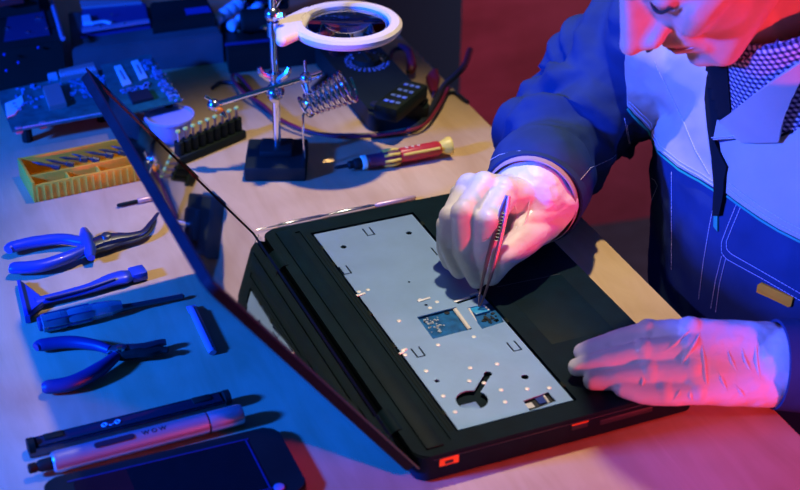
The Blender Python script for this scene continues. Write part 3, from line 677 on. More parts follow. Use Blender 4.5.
# ================================================================ circuit boards and devices in the back
def board(name, label, q, z, mt=pcb_g):
    P = [at(*c, z) for c in q]; fr = T(P[0].x, P[0].y, 0) @ RZ(math.atan2(P[1].y-P[0].y, P[1].x-P[0].x)); I = fr.inverted()
    Q = [I @ p for p in P]; t = thing(name, label, 'circuit board', fr)
    bm = new(); prism(bm, [(p.x, p.y) for p in Q], z-.2, z); link('board', bm, mt, t, smooth=False)
    return t, (lambda px, py: I @ at(px, py, z)), fr
z1 = 2.6
t, g, fr1 = board('circuit_board', 'green circuit board with a pinkish heat spreader and white sticker at left', [(12, 131), (118, 112), (108, 68), (-4, 92)], z1)
def bx(name, t, g, q, h, m, z, sz=None, rot=0, bev=.05):
    P = [g(*c) for c in q]; bm = new(); prism(bm, [(p.x, p.y) for p in P], z, z+h, bev=bev); return link(name, bm, m, t)
bx('heat_spreader', t, g, [(50, 111), (67, 107), (60, 87), (43, 91)], .6, copper, z1)
c_ = bx('slot_connector', t, g, [(61, 83), (98, 76), (94, 67), (59, 75)], .7, copper, z1)
bm = new()
for k in range(13):
    a = g(62+k*2.8, 81.5-k*.55); box(bm, (a.x, a.y+.3, z1+.75), (.1, 1.2, .12))
link('pins', bm, lav, c_)
bx('connector', t, g, [(49, 82), (58, 80), (57, 76), (48, 78)], .6, tinyw, z1)
st = bx('sticker', t, g, [(7, 118), (15, 115), (24, 103), (22, 95), (16, 100), (5, 104)], .1, white_m, z1)
bm = new()
for k in range(120):
    a = g(0, 0); px = random.choice((random.uniform(70, 106), random.uniform(70, 106), random.uniform(14, 60))); py = 118-(px-12)*.18-random.uniform(6, 30)
    if 43 < px < 68 and py > 85: continue
    a = g(px, py); box(bm, (a.x, a.y, z1+.08), (random.uniform(.15, .5), random.uniform(.15, .4), .16))
link('surface_parts', bm, mat('board components', (.15, .30, .55), .4, vary=.4, vscale=60), t, smooth=False)
bm = new()
for k in range(34): a = g(24+k*2.6, 128-k*.48); lathe(bm, [(.11, z1), (.11, z1+.15)], T(a.x, a.y, 0), 6)
link('solder_row', bm, tinyw, t)
for q in ((18, 127), (42, 122)): bm = new(); a = g(*q); box(bm, (a.x, a.y-.2, z1-.3), (.8, .7, .7), bev=.1); link('connector_plug', bm, pinkish, t)
for q in ((25, 120), (100, 100), (15, 98)): bm = new(); a = g(*q); lathe(bm, [(.6, 0), (.6, z1-.2)], T(a.x, a.y, 0), 10); link('stand_off', bm, black, t)
a = at(62, 126, 0); t = thing('wooden_block', 'brown block standing under the green circuit board', 'block', T(a.x, a.y+1.2, 0))
bm = new(); box(bm, (0, 0, 1.1), (1.4, 1.4, 2.2), bev=.1); link('block', bm, copper, t)

z2 = 3.9
t, g, fr1 = board('circuit_board', 'green circuit board with two white memory labels behind the laptop lid', [(119, 116), (182, 100), (150, 54), (101, 65)], z2)
for q in ([(123, 87), (132, 84), (121, 65), (114, 67)], [(140, 81), (148, 78), (138, 60), (131, 62)]):
    s_ = bx('memory_label', t, g, q, .12, white_m, z2)
    P = [g(*c) for c in q]; c = sum(P, V(0, 0))/4
    bm = new(); d = (P[2]-P[1]).normalized()
    for k in range(6): p = c+d*(-1.2+k*.45); box(bm, (p.x, p.y, z2+.13), (.5, .2, .03), rot=math.atan2(d.y, d.x))
    link('printing', bm, mat('grey print', (.3, .22, .3), .6), s_)
bx('large_chip', t, g, [(133, 105), (154, 100), (148, 91), (128, 95)], .35, chip_m, z2)
bm = new()
for k in range(70):
    a = random.random(); px = 150+30*a+random.uniform(-9, 0); py = 58+40*a+random.uniform(-3, 6); p = g(px, py)
    box(bm, (p.x, p.y, z2+.1), (random.uniform(.15, .5), random.uniform(.15, .5), .22))
for k in range(26):
    px = random.uniform(122, 150); py = 96-(px-122)*.3+random.uniform(-5, 0); p = g(px, py); box(bm, (p.x, p.y, z2+.08), (random.uniform(.15, .5), random.uniform(.15, .4), .16))
link('surface_parts', bm, MATS['board components'], t, smooth=False)
bm = new()
for k in range(9): p = g(153+k*3.6, 60+k*5.0); lathe(bm, [(.16, z2), (.16, z2+.2), (.08, z2+.25)], T(p.x, p.y, 0), 8)
link('edge_screws', bm, chrome, t)
for q in ((120, 108), (168, 96), (146, 62), (113, 75)): bm = new(); a = g(*q); lathe(bm, [(.5, 0), (.5, z2-.2)], T(a.x, a.y, 0), 10); link('stand_off', bm, black, t)

# big dark chassis top left
fr = LM @ T(0, 0, 0)
def quadbox(name, label, cat, q, h, m, z=0.0, bev=.2):
    """upright box whose TOP outline is given at height z+h"""
    P = [at(*c, z+h) for c in q]; fr = T(P[0].x, P[0].y, z) @ RZ(math.atan2(P[1].y-P[0].y, P[1].x-P[0].x)); I = fr.inverted(); Q = [I @ p for p in P]
    t = thing(name, label, cat, fr); bm = new(); prism(bm, [(p.x, p.y) for p in Q], 0, h, bev=bev); link('body', bm, m, t)
    return t, (lambda px, py: I @ at(px, py, z+h)), h
t, g, h = quadbox('computer_chassis', 'opened black computer chassis with small screws at the top left corner', 'computer', [(-30, 54), (62, 40), (42, -20), (-46, -10)], 5.5, black)
c_ = bx('access_panel', t, g, [(4, 42), (50, 35), (43, 10), (8, 15)], .2, mat('dark blue panel', (.012, .03, .10), .45), h)
bm = new()
for q in ((7, 30), (28, 34), (47, 30), (33, 11), (40, 20), (37, 20), (19, 11)): p = g(*q); lathe(bm, [(.25, h+.1), (.25, h+.35), (.12, h+.38)], T(p.x, p.y, 0), 8)
link('screw', bm, chrome, t)
bm = new()
for q in ((4, 52), (38, 45), (18, 60), (6, 68)): p = g(*q); ell(bm, (p.x, p.y-.05, h-.3), .2, 1)
link('side_screws', bm, blue_pl, t)
bm = new(); p = [g(52, 4), g(57, 20), g(63, 41)]; tube(bm, [(v.x, v.y, h+.3) for v in p], .3, 8, 3); link('side_rail', bm, purple_pl, t)
t, g, h = quadbox('optical_drive', 'dark drive unit with a red strip behind the black chassis', 'drive', [(-22, 7), (38, -2), (34, -18), (-26, -9)], 1.95, black, z=5.62)
bx('red_strip', t, g, [(0, 7), (24, 3), (22, -1), (-2, 3)], .3, red_pl, h)
bx('pale_strip', t, g, [(2, 1), (20, -1), (18, -4), (0, -2)], .3, purple_pl, h)

t, g, h = quadbox('storage_box', 'long low grey brown box holding phone parts at the back', 'box', [(72, 50), (222, 33), (205, 2), (68, 12)], 4.0, brownbox)
t2, g2, h2 = quadbox('phone_chassis', 'dismantled phone body with pale edges lying on the grey brown box', 'phone', [(80, 31), (150, 21), (146, 2), (82, 8)], 1.0, mat('phone dark blue', (.02, .04, .18), .35), z=4.02)
bx('pale_top_strip', t2, g2, [(82, 9), (142, 4), (138, -1), (80, 2)], .3, pinkish, h2)
bx('camera_module', t2, g2, [(83, 26), (92, 25), (90, 18), (82, 19)], .5, lav, h2)
bm = new(); pp = [g2(92, 25), g2(104, 23), (g2(112, 25))]; tube(bm, [(v.x, v.y, h2+.2) for v in pp], .35, 8, 4, (1, .5)); link('flex_cable', bm, lav, t2)
bx('edge_frame', t2, g2, [(82, 33), (150, 23), (149, 20.5), (82, 30)], .3, purple_pl, h2)
bm = new()
for q in ((101, 29), (125, 26), (112, 17)): p = g2(*q); ell(bm, (p.x, p.y, h2+.3), .18, 1)
link('screws', bm, chrome, t2)
t2, g2, h2 = quadbox('hard_drive', 'black hard drive behind the marker pen on the grey brown box', 'drive', [(152, 22), (215, 14), (206, -4), (150, 2)], 1.6, black, z=4.02)
bx('blue_label', t2, g2, [(186, 15), (212, 12), (208, 6), (184, 9)], .05, blue_pl, h2)
# pens and marker in front of the box
def pen(name, label, cat, p0, p1, r, m, capm=None, z=0, tip=None):
    fr, L_ = lframe(p0, p1, z+r); fr = T(0, 0, -r) @ fr; t = thing(name, label, cat, fr)
    bm = new(); lathe(bm, [(r*.7, 0), (r, .1), (r, L_*.78), (r*.95, L_*.8)], T(0, 0, r) @ RY(PI/2), 16); link('barrel', bm, m, t)
    bm = new(); lathe(bm, [(r*.95, L_*.8), (r*.9, L_*.82), (r*.55, L_*.97), (r*.3, L_)], T(0, 0, r) @ RY(PI/2), 16); link('tip', bm, capm or m, t); return t, L_
t, L_ = pen('marker', 'white label marker pen lying in front of the grey brown box', 'marker', (205, 47), (154, 45), .85, lav, copper)
bm = new()
for k in range(9): box(bm, (1.0+k*.3, .35, 1.62), (.16, .3, .04), rot=.2)
link('printing', bm, mat('violet print', (.2, .08, .2), .6), t)
t, L_ = pen('red_pen', 'red pen lying behind the blue pens by the circuit board', 'pen', (86, 61), (142, 54), .35, red_pl)
t, L_ = pen('blue_pen', 'bright blue pen lying behind the green circuit board', 'pen', (90, 66), (140, 59), .45, cyan_pl)
t, L_ = pen('blue_pen', 'violet blue pen lying directly along the circuit board edge', 'pen', (96, 71), (138, 63), .35, blue_pl)
fr, L_ = lframe((163, 66), (182, 64)); t = thing('battery_cell', 'small pale cylinder battery lying below the marker pen', 'battery', fr)
bm = new(); lathe(bm, [(.5, 0), (.55, .1), (.55, L_-.1), (.3, L_)], T(0, 0, .55) @ RY(PI/2), 16); link('cell', bm, white_m, t)
bm = new(); lathe(bm, [(.56, 0), (.56, .5)], T(0, 0, .55) @ RY(PI/2), 16); link('blue_band', bm, cyan_pl, t)
a = at(144, 52, .5); t = thing('ring_clip', 'teal plastic ring standing between pens and marker', 'ring', T(a.x, a.y, 0))
bm = new(); tube(bm, [(.55*math.cos(k*PI/8), 0, 1.25+1.0*math.sin(k*PI/8)) for k in range(16)], .22, 8, 1, closed=True); link('ring', bm, teal_pl, t)

# black box of parts behind the stand
t, g, h = quadbox('parts_box', 'open black box of metal parts behind the magnifier stand', 'box', [(228, 50), (326, 39), (314, 10), (220, 20)], 3.2, black)
bm = new()
for k in range(2): p = [g(225, 46-k*1), g(322, 36-k)]; tube(bm, [(v.x, v.y, h+.1) for v in p], .15, 6, 1)
link('rim', bm, blue_dk, t)
def hrod(name, label, a, b, z0, z1_, r):
    A_ = at(*a, z0); B_ = at(*b, z1_); t = thing(name, label, 'rod', T(A_.x, A_.y, 3.3))
    bm = new(); tube(bm, [A_, B_], r, 12, 1); link('shaft', bm, steel, t, world=True)
    M_ = along(A_, B_); n = (B_-A_).length
    bm = new()
    for k in range(4): lathe(bm, [(r+.35, 0), (r+.45, .15), (r+.45, .9), (r+.3, 1.0)], M_ @ T(0, 0, -.3+k*n/4.2), 14)
    link('collars', bm, lav, t, world=True); return t
hrod('threaded_rod', 'shiny threaded rod with collars leaning on the black parts box', (216, 20), (244, 0), 4.2, 5.4, .35)
hrod('threaded_rod', 'dark rod with collars behind the shiny threaded one', (232, 26), (266, 2), 3.9, 4.6, .28)
a = at(250, 34, 3.4); t = thing('motor', 'small dark motor with silver screws lying on the black parts box', 'motor', T(a.x, a.y, 3.25) @ RZ(.2))
bm = new(); lathe(bm, [(1.3, 0), (1.5, .2), (1.5, 3.2), (1.2, 3.4)], T(-1, 1, 1.5) @ RY(PI/2), 20); link('case', bm, black, t)
bm = new(); ell(bm, (2.7, .2, 1.8), .28, 1); ell(bm, (-1.4, -.6, .8), .28, 1); ell(bm, (1.8, -.5, 1.1), (.7, .3, .3), 1); link('screws', bm, chrome, t)
a = at(262, 10, 3.4); t = thing('gear_block', 'cluttered metal gear block on the black parts box behind the rod', 'gears', T(a.x, a.y, 3.25) @ RZ(.2))
bm = new(); box(bm, (0, 1, 1.6), (7, 3, 3), bev=.3); link('block', bm, black, t)
bm = new()
for k in range(5): lathe(bm, [(.7, 0), (.9, .1), (.9, .5), (.4, .6)], T(-3+k*1.6, -.4, 2.6) @ RX(.5), 12)
link('gears', bm, darkmet, t)
bm = new(); 
for k in range(3): ell(bm, (-2+k*2, -.8, 1.4), (.35, .3, .3), 1)
link('blue_nuts', bm, blue_pl, t)
# ================================================================ the worker (everything in the laptop's frame: u, v, z)
PF = LM @ T(22, 50, 0)                     # the person's own frame
PI_ = T(-22, -50, 0)
def P_(px, py, z): return loc(px, py, z)
per = thing('person', 'worker in blue and pale grey work jacket with white gloves, bending over the open laptop', 'person', PF)
FF = V(0, -.707, -.707); UF = V(0, -.707, .707); LF = V(1, 0, 0)
HO = V(24.5, 30.2, 38.4)
yaw = math.radians(2); 
HM = Matrix.Translation(HO) @ Matrix(((LF.x, FF.x, UF.x), (LF.y, FF.y, UF.y), (LF.z, FF.z, UF.z))).to_4x4()
HM = HM @ Matrix(((1, 0, 0), (0, 1, 0), (0, 0, 1))).to_4x4()
# in head space: x = person's left, y = forward, z = up ; the matrix columns are LF, FF, UF
# ---- arms (joints)
SR = V(4.5, 41.5, 18.5); ER = P_(576, 112, 6.5); WR = P_(543, 203, 7.6)
SL = V(42, 45, 18); EL = V(47.5, 54, 2); WL = P_(768, 364, 4.3)
print('WR', WR, 'WL', WL)
# ---- hands
RH = dict(
 index=[(505, 193, 10.3, 1.15), (489, 222, 9.6, .98), (485, 250, 6.6, .86), (486, 275, 4.3, .68)],
 middle=[(485, 188, 10.6, 1.15), (464, 214, 9.9, .98), (465, 250, 6.2, .88), (477, 280, 3.9, .68)],
 ring=[(470, 189, 9.9, 1.1), (452, 218, 8.6, .92), (450, 247, 5.8, .84), (459, 270, 4.2, .66)],
 little=[(463, 197, 8.6, 1.0), (447, 226, 6.6, .82), (446, 248, 4.6, .74), (450, 263, 3.6, .58)],
 thumb=[(545, 224, 6.4, 1.35), (524, 240, 6.8, 1.25), (503, 257, 6.4, 1.05), (491, 276, 4.6, .74)])
LH = dict(
 index=[(690, 333, 6.6, 1.15), (648, 333, 6.0, .95), (612, 342, 5.1, .84), (582, 352, 4.3, .66)],
 middle=[(690, 349, 5.9, 1.15), (644, 353, 5.3, 1.0), (606, 361, 4.5, .9), (577, 367, 3.8, .7)],
 ring=[(692, 370, 4.7, 1.12), (650, 374, 4.2, 1.0), (618, 379, 3.7, .9), (592, 381, 3.4, .7)],
 little=[(697, 391, 3.3, 1.05), (664, 394, 3.1, .92), (642, 393, 3.1, .84), (622, 389, 3.3, .66)],
 thumb=[(738, 340, 4.8, 1.3), (705, 332, 4.6, 1.1), (682, 331, 4.2, .9), (662, 333, 3.9, .7)])
def hand(bm, H, Wp, wr, s=1.0, grow=0, sub=2):
    J = {k: [(P_(a, b, c), r*s+grow) for a, b, c, r in v] for k, v in H.items()}
    for k, v in J.items(): chain(bm, v, sub)
    pr = 1.25*s+grow; wv = (J['little'][0][0]-J['index'][0][0]).normalized()
    wa = (Wp-wv*1.5, wr+grow); wb = (Wp+wv*1.5, wr+grow)
    order = ['index', 'middle', 'ring', 'little']
    for a, b in zip(order, order[1:]):
        hull(bm, [J[a][0], J[b][0], wa, wb], sub)
    hull(bm, [wa, wb, J['index'][0], J['thumb'][0]], sub); hull(bm, [J['thumb'][0], J['thumb'][1], J['index'][0]], sub) if 0 else None
    hull(bm, [J['thumb'][0], (J['thumb'][1][0].lerp(J['index'][0][0], .25), .8*s), wa], sub)
    # knuckle bumps and bends
    for k in order:
        for q in (0, 1):
            c, r = J[k][q]; ell(bm, c+V(0, 0, .12), r*1.06, sub)
    return J
head = new()
def hs(p): return HM @ V(*p)
def hell(c, r):     # ellipsoid with axes of the head
    ell(head, (0, 0, 0), 1, 3); vs = head.verts[-642:]
def H_ell(bm, c, r, sub=3):
    t = bmesh.new(); ell(t, c, r, sub); t.transform(HM); me = bpy.data.meshes.new('t'); t.to_mesh(me); t.free(); bm.from_mesh(me); bpy.data.meshes.remove(me)
def H_hull(bm, items, sub=2):
    t = bmesh.new(); hull(t, items, sub); t.transform(HM); me = bpy.data.meshes.new('t'); t.to_mesh(me); t.free(); bm.from_mesh(me); bpy.data.meshes.remove(me)
def face(bm):
    H_ell(bm, (0, -2, 3.6), (7.5, 9.6, 8.8)); H_ell(bm, (0, 2.6, -1.5), (6.5, 5.7, 8.4))
    H_hull(bm, [((-5.3, -.3, -5.0), 1.7), ((-5.6, 0, -1), 1.6), ((0, 6.4, -9.6), 1.9), ((-2.0, 6.2, -9.4), 1.6), ((0, 6.2, -3), 2), ((0, -1, -4), 3)])
    H_hull(bm, [((5.3, -.3, -5.0), 1.7), ((5.6, 0, -1), 1.6), ((0, 6.4, -9.6), 1.9), ((2.0, 6.2, -9.4), 1.6), ((0, 6.2, -3), 2), ((0, -1, -4), 3)])
    for s in (-1, 1):
        H_hull(bm, [((s*4.5, 5.6, -2.4), 1.8), ((s*3.0, 6.6, -4.0), 1.5), ((s*5.6, 2.5, -1.6), 1.5)])
        H_hull(bm, [((s*1.2, 8.1, 1.9), .8), ((s*4.4, 7.0, 2.2), .8)])
        H_ell(bm, (s*3.15, 6.7, 0), (1.45, 1.35, 1.15)); H_ell(bm, (s*7.3, -.6, -1), (.8, 1.9, 3.1))
        H_hull(bm, [((s*1.35, 9.6, -3.9), (.75, .9, .65)), ((s*.5, 10.4, -3.8), .7), ((s*1.0, 8.0, -3.6), .8)])
        H_hull(bm, [((s*1.9, 7.6, -5.0), .7), ((s*2.4, 7.1, -7.4), .7), ((0, 7.8, -5.3), .8), ((0, 7.4, -7.7), .9)])
    H_hull(bm, [((0, 8.0, .8), .8), ((0, 9.3, -1.2), .75), ((0, 7.5, -3), 1.2), ((0, 11.0, -3.3), .95)])
    H_hull(bm, [((0, 9.3, -1.2), .72), ((0, 11.15, -3.35), 1.0), ((0, 9, -3.6), 1.0)])
    H_hull(bm, [((-2.1, 7.9, -6.2), .42), ((0, 8.9, -6.0), .58), ((2.1, 7.9, -6.2), .42)])
    H_hull(bm, [((-1.8, 7.8, -7.3), .42), ((0, 8.6, -7.25), .68), ((1.8, 7.8, -7.3), .42)])
    H_hull(bm, [((0, 7.6, -9.6), 1.2), ((-1, 7.0, -9.6), 1.2), ((1, 7.0, -9.6), 1.2)])
body = new()
face(body)
NB_ = V(23, 45.5, 24)
hull(body, [(hs((0, -2.5, -5)), 5.6), (NB_, 6.2)])
hull(body, [(hs((0, 1, -6)), 4.2), (NB_+V(.5, -4, .5), 5.0)])
chain(body, [(V(22.5, 47, 19), (15, 5.5, 4.5)), (V(22, 48, 10), (14, 8, 7)), (V(22, 50, -6), (13, 8.5, 7)), (V(22, 52, -20), (14, 9.5, 7))])
for sh, el, wr in ((SR, ER, WR), (SL, EL, WL)):
    chain(body, [(sh, 5), (el, 3.9)]); chain(body, [(el, 3.9), (wr, 2.5)])
hand(body, RH, WR, 1.9, 1.0, -.12); hand(body, LH, WL, 1.9, 1.0, -.12)
for s in (-1, 1): chain(body, [(V(22+s*8, 53, -24), 7), (V(22+s*9.5, 16, -24), 5.6), (V(22+s*9.5, 20, -66), 4)])
me = blend(body, .28, 3, .5); me.transform(PI_); link('body', me, skin_m, per, sharp=180)
# ---- gloves
def glove(name, H, Wp, arm, wrist):
    bm = new(); J = hand(bm, H, Wp, 2.1, 1.04, .06, 3)
    d = (arm-Wp).normalized(); hull(bm, wrist, 3)
    me = blend(bm, .13, 5, .5)
    wd = d
    nor = [v.normal.copy() for v in me.vertices]
    for v, vn in zip(me.vertices, nor):                  # creases running across towards the wrist
        p = v.co.copy(); t_ = (p-Wp).dot(wd); q = p*.55
        n1 = noise.noise(Vector((q.x*1.3, q.y*1.3, q.z*1.3))); n2 = noise.ridged_multi_fractal(Vector((q.x*.9, q.y*.9, q.z*1.4+3)), 1, 2, 3, 1, 2)
        k = .05+.05*max(0, min(1, (t_+6)/6))
        v.co = p + vn*(k*n1+.045*(n2-1.0))
    me.transform(PI_); return link(name, me, glove_m, per, sharp=180), J, d
CW = P_(531, 200, 8); aC = (ER-CW).normalized()
RH = {k: [(a, b, c, r*1.12) for a, b, c, r in v] for k, v in RH.items()}
gR, JR, dR = glove('glove', RH, WR, ER, [(WR, 3.0), (CW+aC*1.5, 4.0), (CW+aC*.2, 4.1)]); gR['label'] = 'white glove on the hand holding the tweezers'
gL, JL, dL = glove('glove', LH, WL, EL, [(WL, (2.9, 2.9, 2.6)), (WL+(EL-WL).normalized()*1.2, 3.25), (WL+(EL-WL).normalized()*3.2, 3.1)]); gL['label'] = 'white glove resting flat at the laptop corner'
# tendons / folds on the gloves
def folds(H, lines, parent, r, bv):
    for ln in lines:
        bm = new(); pts = []
        for q in ln:
            d = (LI.to_3x3() @ ray(*q)).normalized(); o = LI @ CAM
            hit = bv.ray_cast(o, d)
            if hit[0] is not None: pts.append(hit[0]+hit[1]*(-.03 if r > .1 else -.02))
        if len(pts) > 1: tube(bm, pts, [r*.3]+[r]*(len(pts)-2)+[r*.3] if len(pts) > 2 else r, 8, 4); bm.transform(PI_); link('glove_fold', bm, glove_m, parent)
def bvh_of(o):     # back in u, v, z
    me = o.data; return BVHTree.FromPolygons([(v.co/S)+V(22, 50, 0) for v in me.vertices], [p.vertices[:] for p in me.polygons])
bL = bvh_of(gL); bR = bvh_of(gR)
folds(LH, [[(700, 333), (694, 345), (684, 360), (680, 372)], [(702, 345), (704, 360), (706, 380), (712, 402)], [(690, 330), (676, 343), (664, 352)], [(728, 350), (732, 362), (738, 372)], [(742, 348), (746, 362), (752, 372)], [(716, 366), (722, 380), (728, 392)], [(640, 372), (643, 380), (642, 386)], [(682, 385), (678, 394), (672, 402)], [(690, 386), (690, 396), (694, 404)], [(735, 385), (741, 392), (748, 400)], [(756, 345), (757, 362), (760, 380)]], gL, .16, bL)
folds(RH, [[(513, 200), (517, 215), (515, 235)], [(500, 206), (497, 220)], [(488, 238), (480, 243)], [(530, 200), (526, 220), (516, 236)]], gR, .11, bR)
# ---- jacket
jk = new()
chain(jk, [(V(22.3, 46, 18.5), (16.5, 7.6, 6.2)), (V(21, 46.5, 9), (18.6, 10.6, 8)), (V(21, 48.2, -6), (18.8, 11.8, 8)), (V(21.5, 50.5, -20), (18.5, 12.8, 7))], 3)
hull(jk, [(V(23, 45.2, 23.6), (8.2, 7.4, 3)), (V(22.5, 46.5, 18), (13, 7, 4))], 3)
hull(jk, [(SR, 6.6), (V(14, 45, 17), (6, 7, 6.5))], 3); hull(jk, [(SL, 6.6), (V(32, 46, 17), (6, 7, 6.5))], 3)
cR = P_(541, 178, 8.5); cL = WL+(EL-WL).normalized()*4.6
mR = WR.lerp(ER, .55)+V(-.6, -.5, .8)
chain(jk, [(SR, 6.9), (SR.lerp(ER, .5), 6.6), (ER, 6.1)], 3); chain(jk, [(ER, 6.1), (mR, 5.6), (cR, (5.2, 4.9, 4.9))], 3)
hull(jk, [(SR, 6.2), (ER, 5.6), (mR, 4.4)], 3)
chain(jk, [(SL, 6.9), (EL, 6.2)], 3); chain(jk, [(EL, 5.8), (cL, (4.2, 4.2, 3.5))], 3)
me = blend(jk, .38, 6, .6)
def fold_amt(p):
    # folds fan out from the armpit and ring the elbow; body cloth stays calmer
    a = max(0, 1-((p-V(3, 40, 11)).length/15)); q = V(p.x*.10+p.z*.12, p.y*.10-p.z*.06, p.z*.22)
    n1 = noise.noise(q*1.3); n2 = noise.ridged_multi_fractal(V(p.x*.10, p.y*.09, p.z*.20)*1.6, 1, 2.1, 3, 1, 2)-1.1
    return (.35+.6*a)*n1+(.22+.45*a)*n2*.8
def sleeve_fold(p):
    out = 0
    for a, b, c in ((SR, ER, cR), (SL, EL, cL)):
        l1 = (b-a).length; t1 = (p-a).dot((b-a).normalized()); d1 = (p-(a+(b-a).normalized()*max(0, min(l1, t1)))).length
        l2 = (c-b).length; t2 = (p-b).dot((c-b).normalized()); d2 = (p-(b+(c-b).normalized()*max(0, min(l2, t2)))).length
        s = t1 if d1 < d2 else l1+t2; dm = min(d1, d2)
        if dm > 9: continue
        n = noise.noise(V(s*.30+1.6*noise.noise(p*.10), p.z*.07, p.x*.05+p.y*.04)); w_ = min(1, max(0, (9-dm)/2))*min(1, max(0, (l1+l2-s)/4))
        m2 = noise.noise(V(s*.62+2.0*noise.noise(p*.13+V(5, 1, 2)), p.z*.12+4, p.y*.1))
        out += w_*(1.5*n+.6*(abs(n)**.5)*(1 if n > 0 else -1)*.6+.7*m2)
    return out
nor = [v.normal.copy() for v in me.vertices]
for v, vn in zip(me.vertices, nor): v.co = v.co + vn*sleeve_fold(v.co)
for v, vn in zip(me.vertices, nor): v.co = v.co + vn*fold_amt(v.co)*(.9 if v.co.x < 12 and v.co.z > 1 else .45)
jme = me.copy(); me.transform(PI_); jac = link('jacket', me, jacket_m, per, sharp=180)
# shirt neck standing inside the jacket
NT = hs((0, -2.2, -8.2)); sM = along(NB_+V(0, 0, -2), NT); sh_ = (NT-NB_).length-1.5
sbm = new(); lathe(sbm, [(6.7, sh_*.97), (7.1, sh_), (7.5, sh_*.97), (8.4, sh_*.5), (9.3, 0), (8.2, 0), (7.4, sh_*.5), (6.7, sh_*.97)], sM, 64, cap=False)
sv = [v.co.copy() for v in sbm.verts]; sf = [[v.index for v in f.verts] for f in (sbm.verts.index_update(), sbm.faces)[1]]
def cyl_uv(o):      # thread directions of the cloth: round the neck and along it
    uv = o.data.uv_layers.new(name='cloth'); I = sM.inverted()
    co = [I @ ((v.co/S)+V(22, 50, 0)) for v in o.data.vertices]
    for lp in o.data.loops: c = co[lp.vertex_index]; uv.data[lp.index].uv = (math.atan2(c.x, -c.y)*7.8+.35*c.z, c.z)
sbm.transform(PI_); cyl_uv(link('shirt', sbm, check_m, per, sharp=60))
jall = BVHTree.FromPolygons([v.co.copy() for v in jme.vertices]+sv, [tuple(p.vertices) for p in jme.polygons]+[tuple(i+len(jme.vertices) for i in f) for f in sf])
jb = BVHTree.FromPolygons([v.co.copy() for v in jme.vertices], [p.vertices[:] for p in jme.polygons]); bpy.data.meshes.remove(jme)
LO = LI @ CAM
def cast(px, py, bv=jb):
    d = (LI.to_3x3() @ ray(px, py)).normalized(); h = bv.ray_cast(LO, d)
    if h[0] is None: return None
    n = h[1]; 
    if n.dot(d) > 0: n = -n
    return h[0], n
def panel(name, poly, m, off=.12, th=.14, parent=None, step=3.0, bv=jb, relax=2):
    """a piece of cloth lying on the jacket: outline given as seen in the photo, laid on the body's surface with real thickness"""
    out = []
    for a, b in zip(poly, poly[1:]+poly[:1]):
        k = max(1, int(math.dist(a, b)/step)); out += [(a[0]+(b[0]-a[0])*i/k, a[1]+(b[1]-a[1])*i/k) for i in range(k)]
    def inside(x, y):
        c = False
        for (x1, y1), (x2, y2) in zip(out, out[1:]+out[:1]):
            if (y1 > y) != (y2 > y) and x < (x2-x1)*(y-y1)/(y2-y1)+x1: c = not c
        return c
    pts = [Vector(p) for p in out]; ne = len(out)
    xs = [p[0] for p in out]; ys = [p[1] for p in out]; y = min(ys)+step
    while y < max(ys):
        x = min(xs)+step
        while x < max(xs):
            if inside(x, y) and min((x-p[0])**2+(y-p[1])**2 for p in out) > (step*.6)**2: pts.append(Vector((x, y)))
            x += step
        y += step
    r = delaunay_2d_cdt(pts, [(i, (i+1) % ne) for i in range(ne)], [], 1, 1e-4)
    vs, fs = r[0], r[2]; bm = new(); N = []; P3 = []; last = None
    for v in vs:
        h = cast(v.x, v.y, bv)
        if h is None:
            o = LO+(LI.to_3x3() @ ray(v.x, v.y)).normalized()*((last[0]-LO).length if last else 130); q = bv.find_nearest(o); h = (q[0], q[1])
        last = h; P3.append(h[0]); N.append(h[1])
    top = [bm.verts.new(p+n*(off+th)) for p, n in zip(P3, N)]; bot = [bm.verts.new(p+n*(off*.2)) for p, n in zip(P3, N)]
    cnt = {}
    for f in fs:
        try: bm.faces.new([top[i] for i in f]); bm.faces.new([bot[i] for i in f[::-1]])
        except ValueError: pass
        for a, b in zip(f, list(f[1:])+[f[0]]): cnt[(a, b)] = 1
    for a, b in cnt:
        if (b, a) not in cnt:
            try: bm.faces.new((top[a], top[b], bot[b], bot[a]))
            except ValueError: pass
    bm.transform(PI_); return link(name, bm, m, parent or jac, sharp=60)
def seam(name, pts, m, r=.05, off=.32, parent=None, dash=False, bv=jb):
    out = []
    for a, b in zip(pts, pts[1:]):
        k = max(1, int(math.dist(a, b)/3)); out += [(a[0]+(b[0]-a[0])*i/k, a[1]+(b[1]-a[1])*i/k) for i in range(k)]
    out.append(pts[-1]); W_ = []
    for q in out:
        h = cast(*q, bv)
        if h and (not W_ or (h[0]+h[1]*off-W_[-1]).length < 4): W_.append(h[0]+h[1]*off)
    if len(W_) < 2: return
    bm = new()
    if dash:
        L_ = [0]
        for a, b in zip(W_, W_[1:]): L_.append(L_[-1]+(b-a).length)
        def p_at(s):
            for i in range(len(L_)-1):
                if s <= L_[i+1]: return W_[i].lerp(W_[i+1], (s-L_[i])/max(1e-6, L_[i+1]-L_[i]))
            return W_[-1]
        s = 0
        while s < L_[-1]-.2: tube(bm, [p_at(s), p_at(s+.28)], r, 5, 1); s += .36
    else: tube(bm, W_, r, 6, 2)
    bm.transform(PI_); return link(name, bm, m, parent or jac)
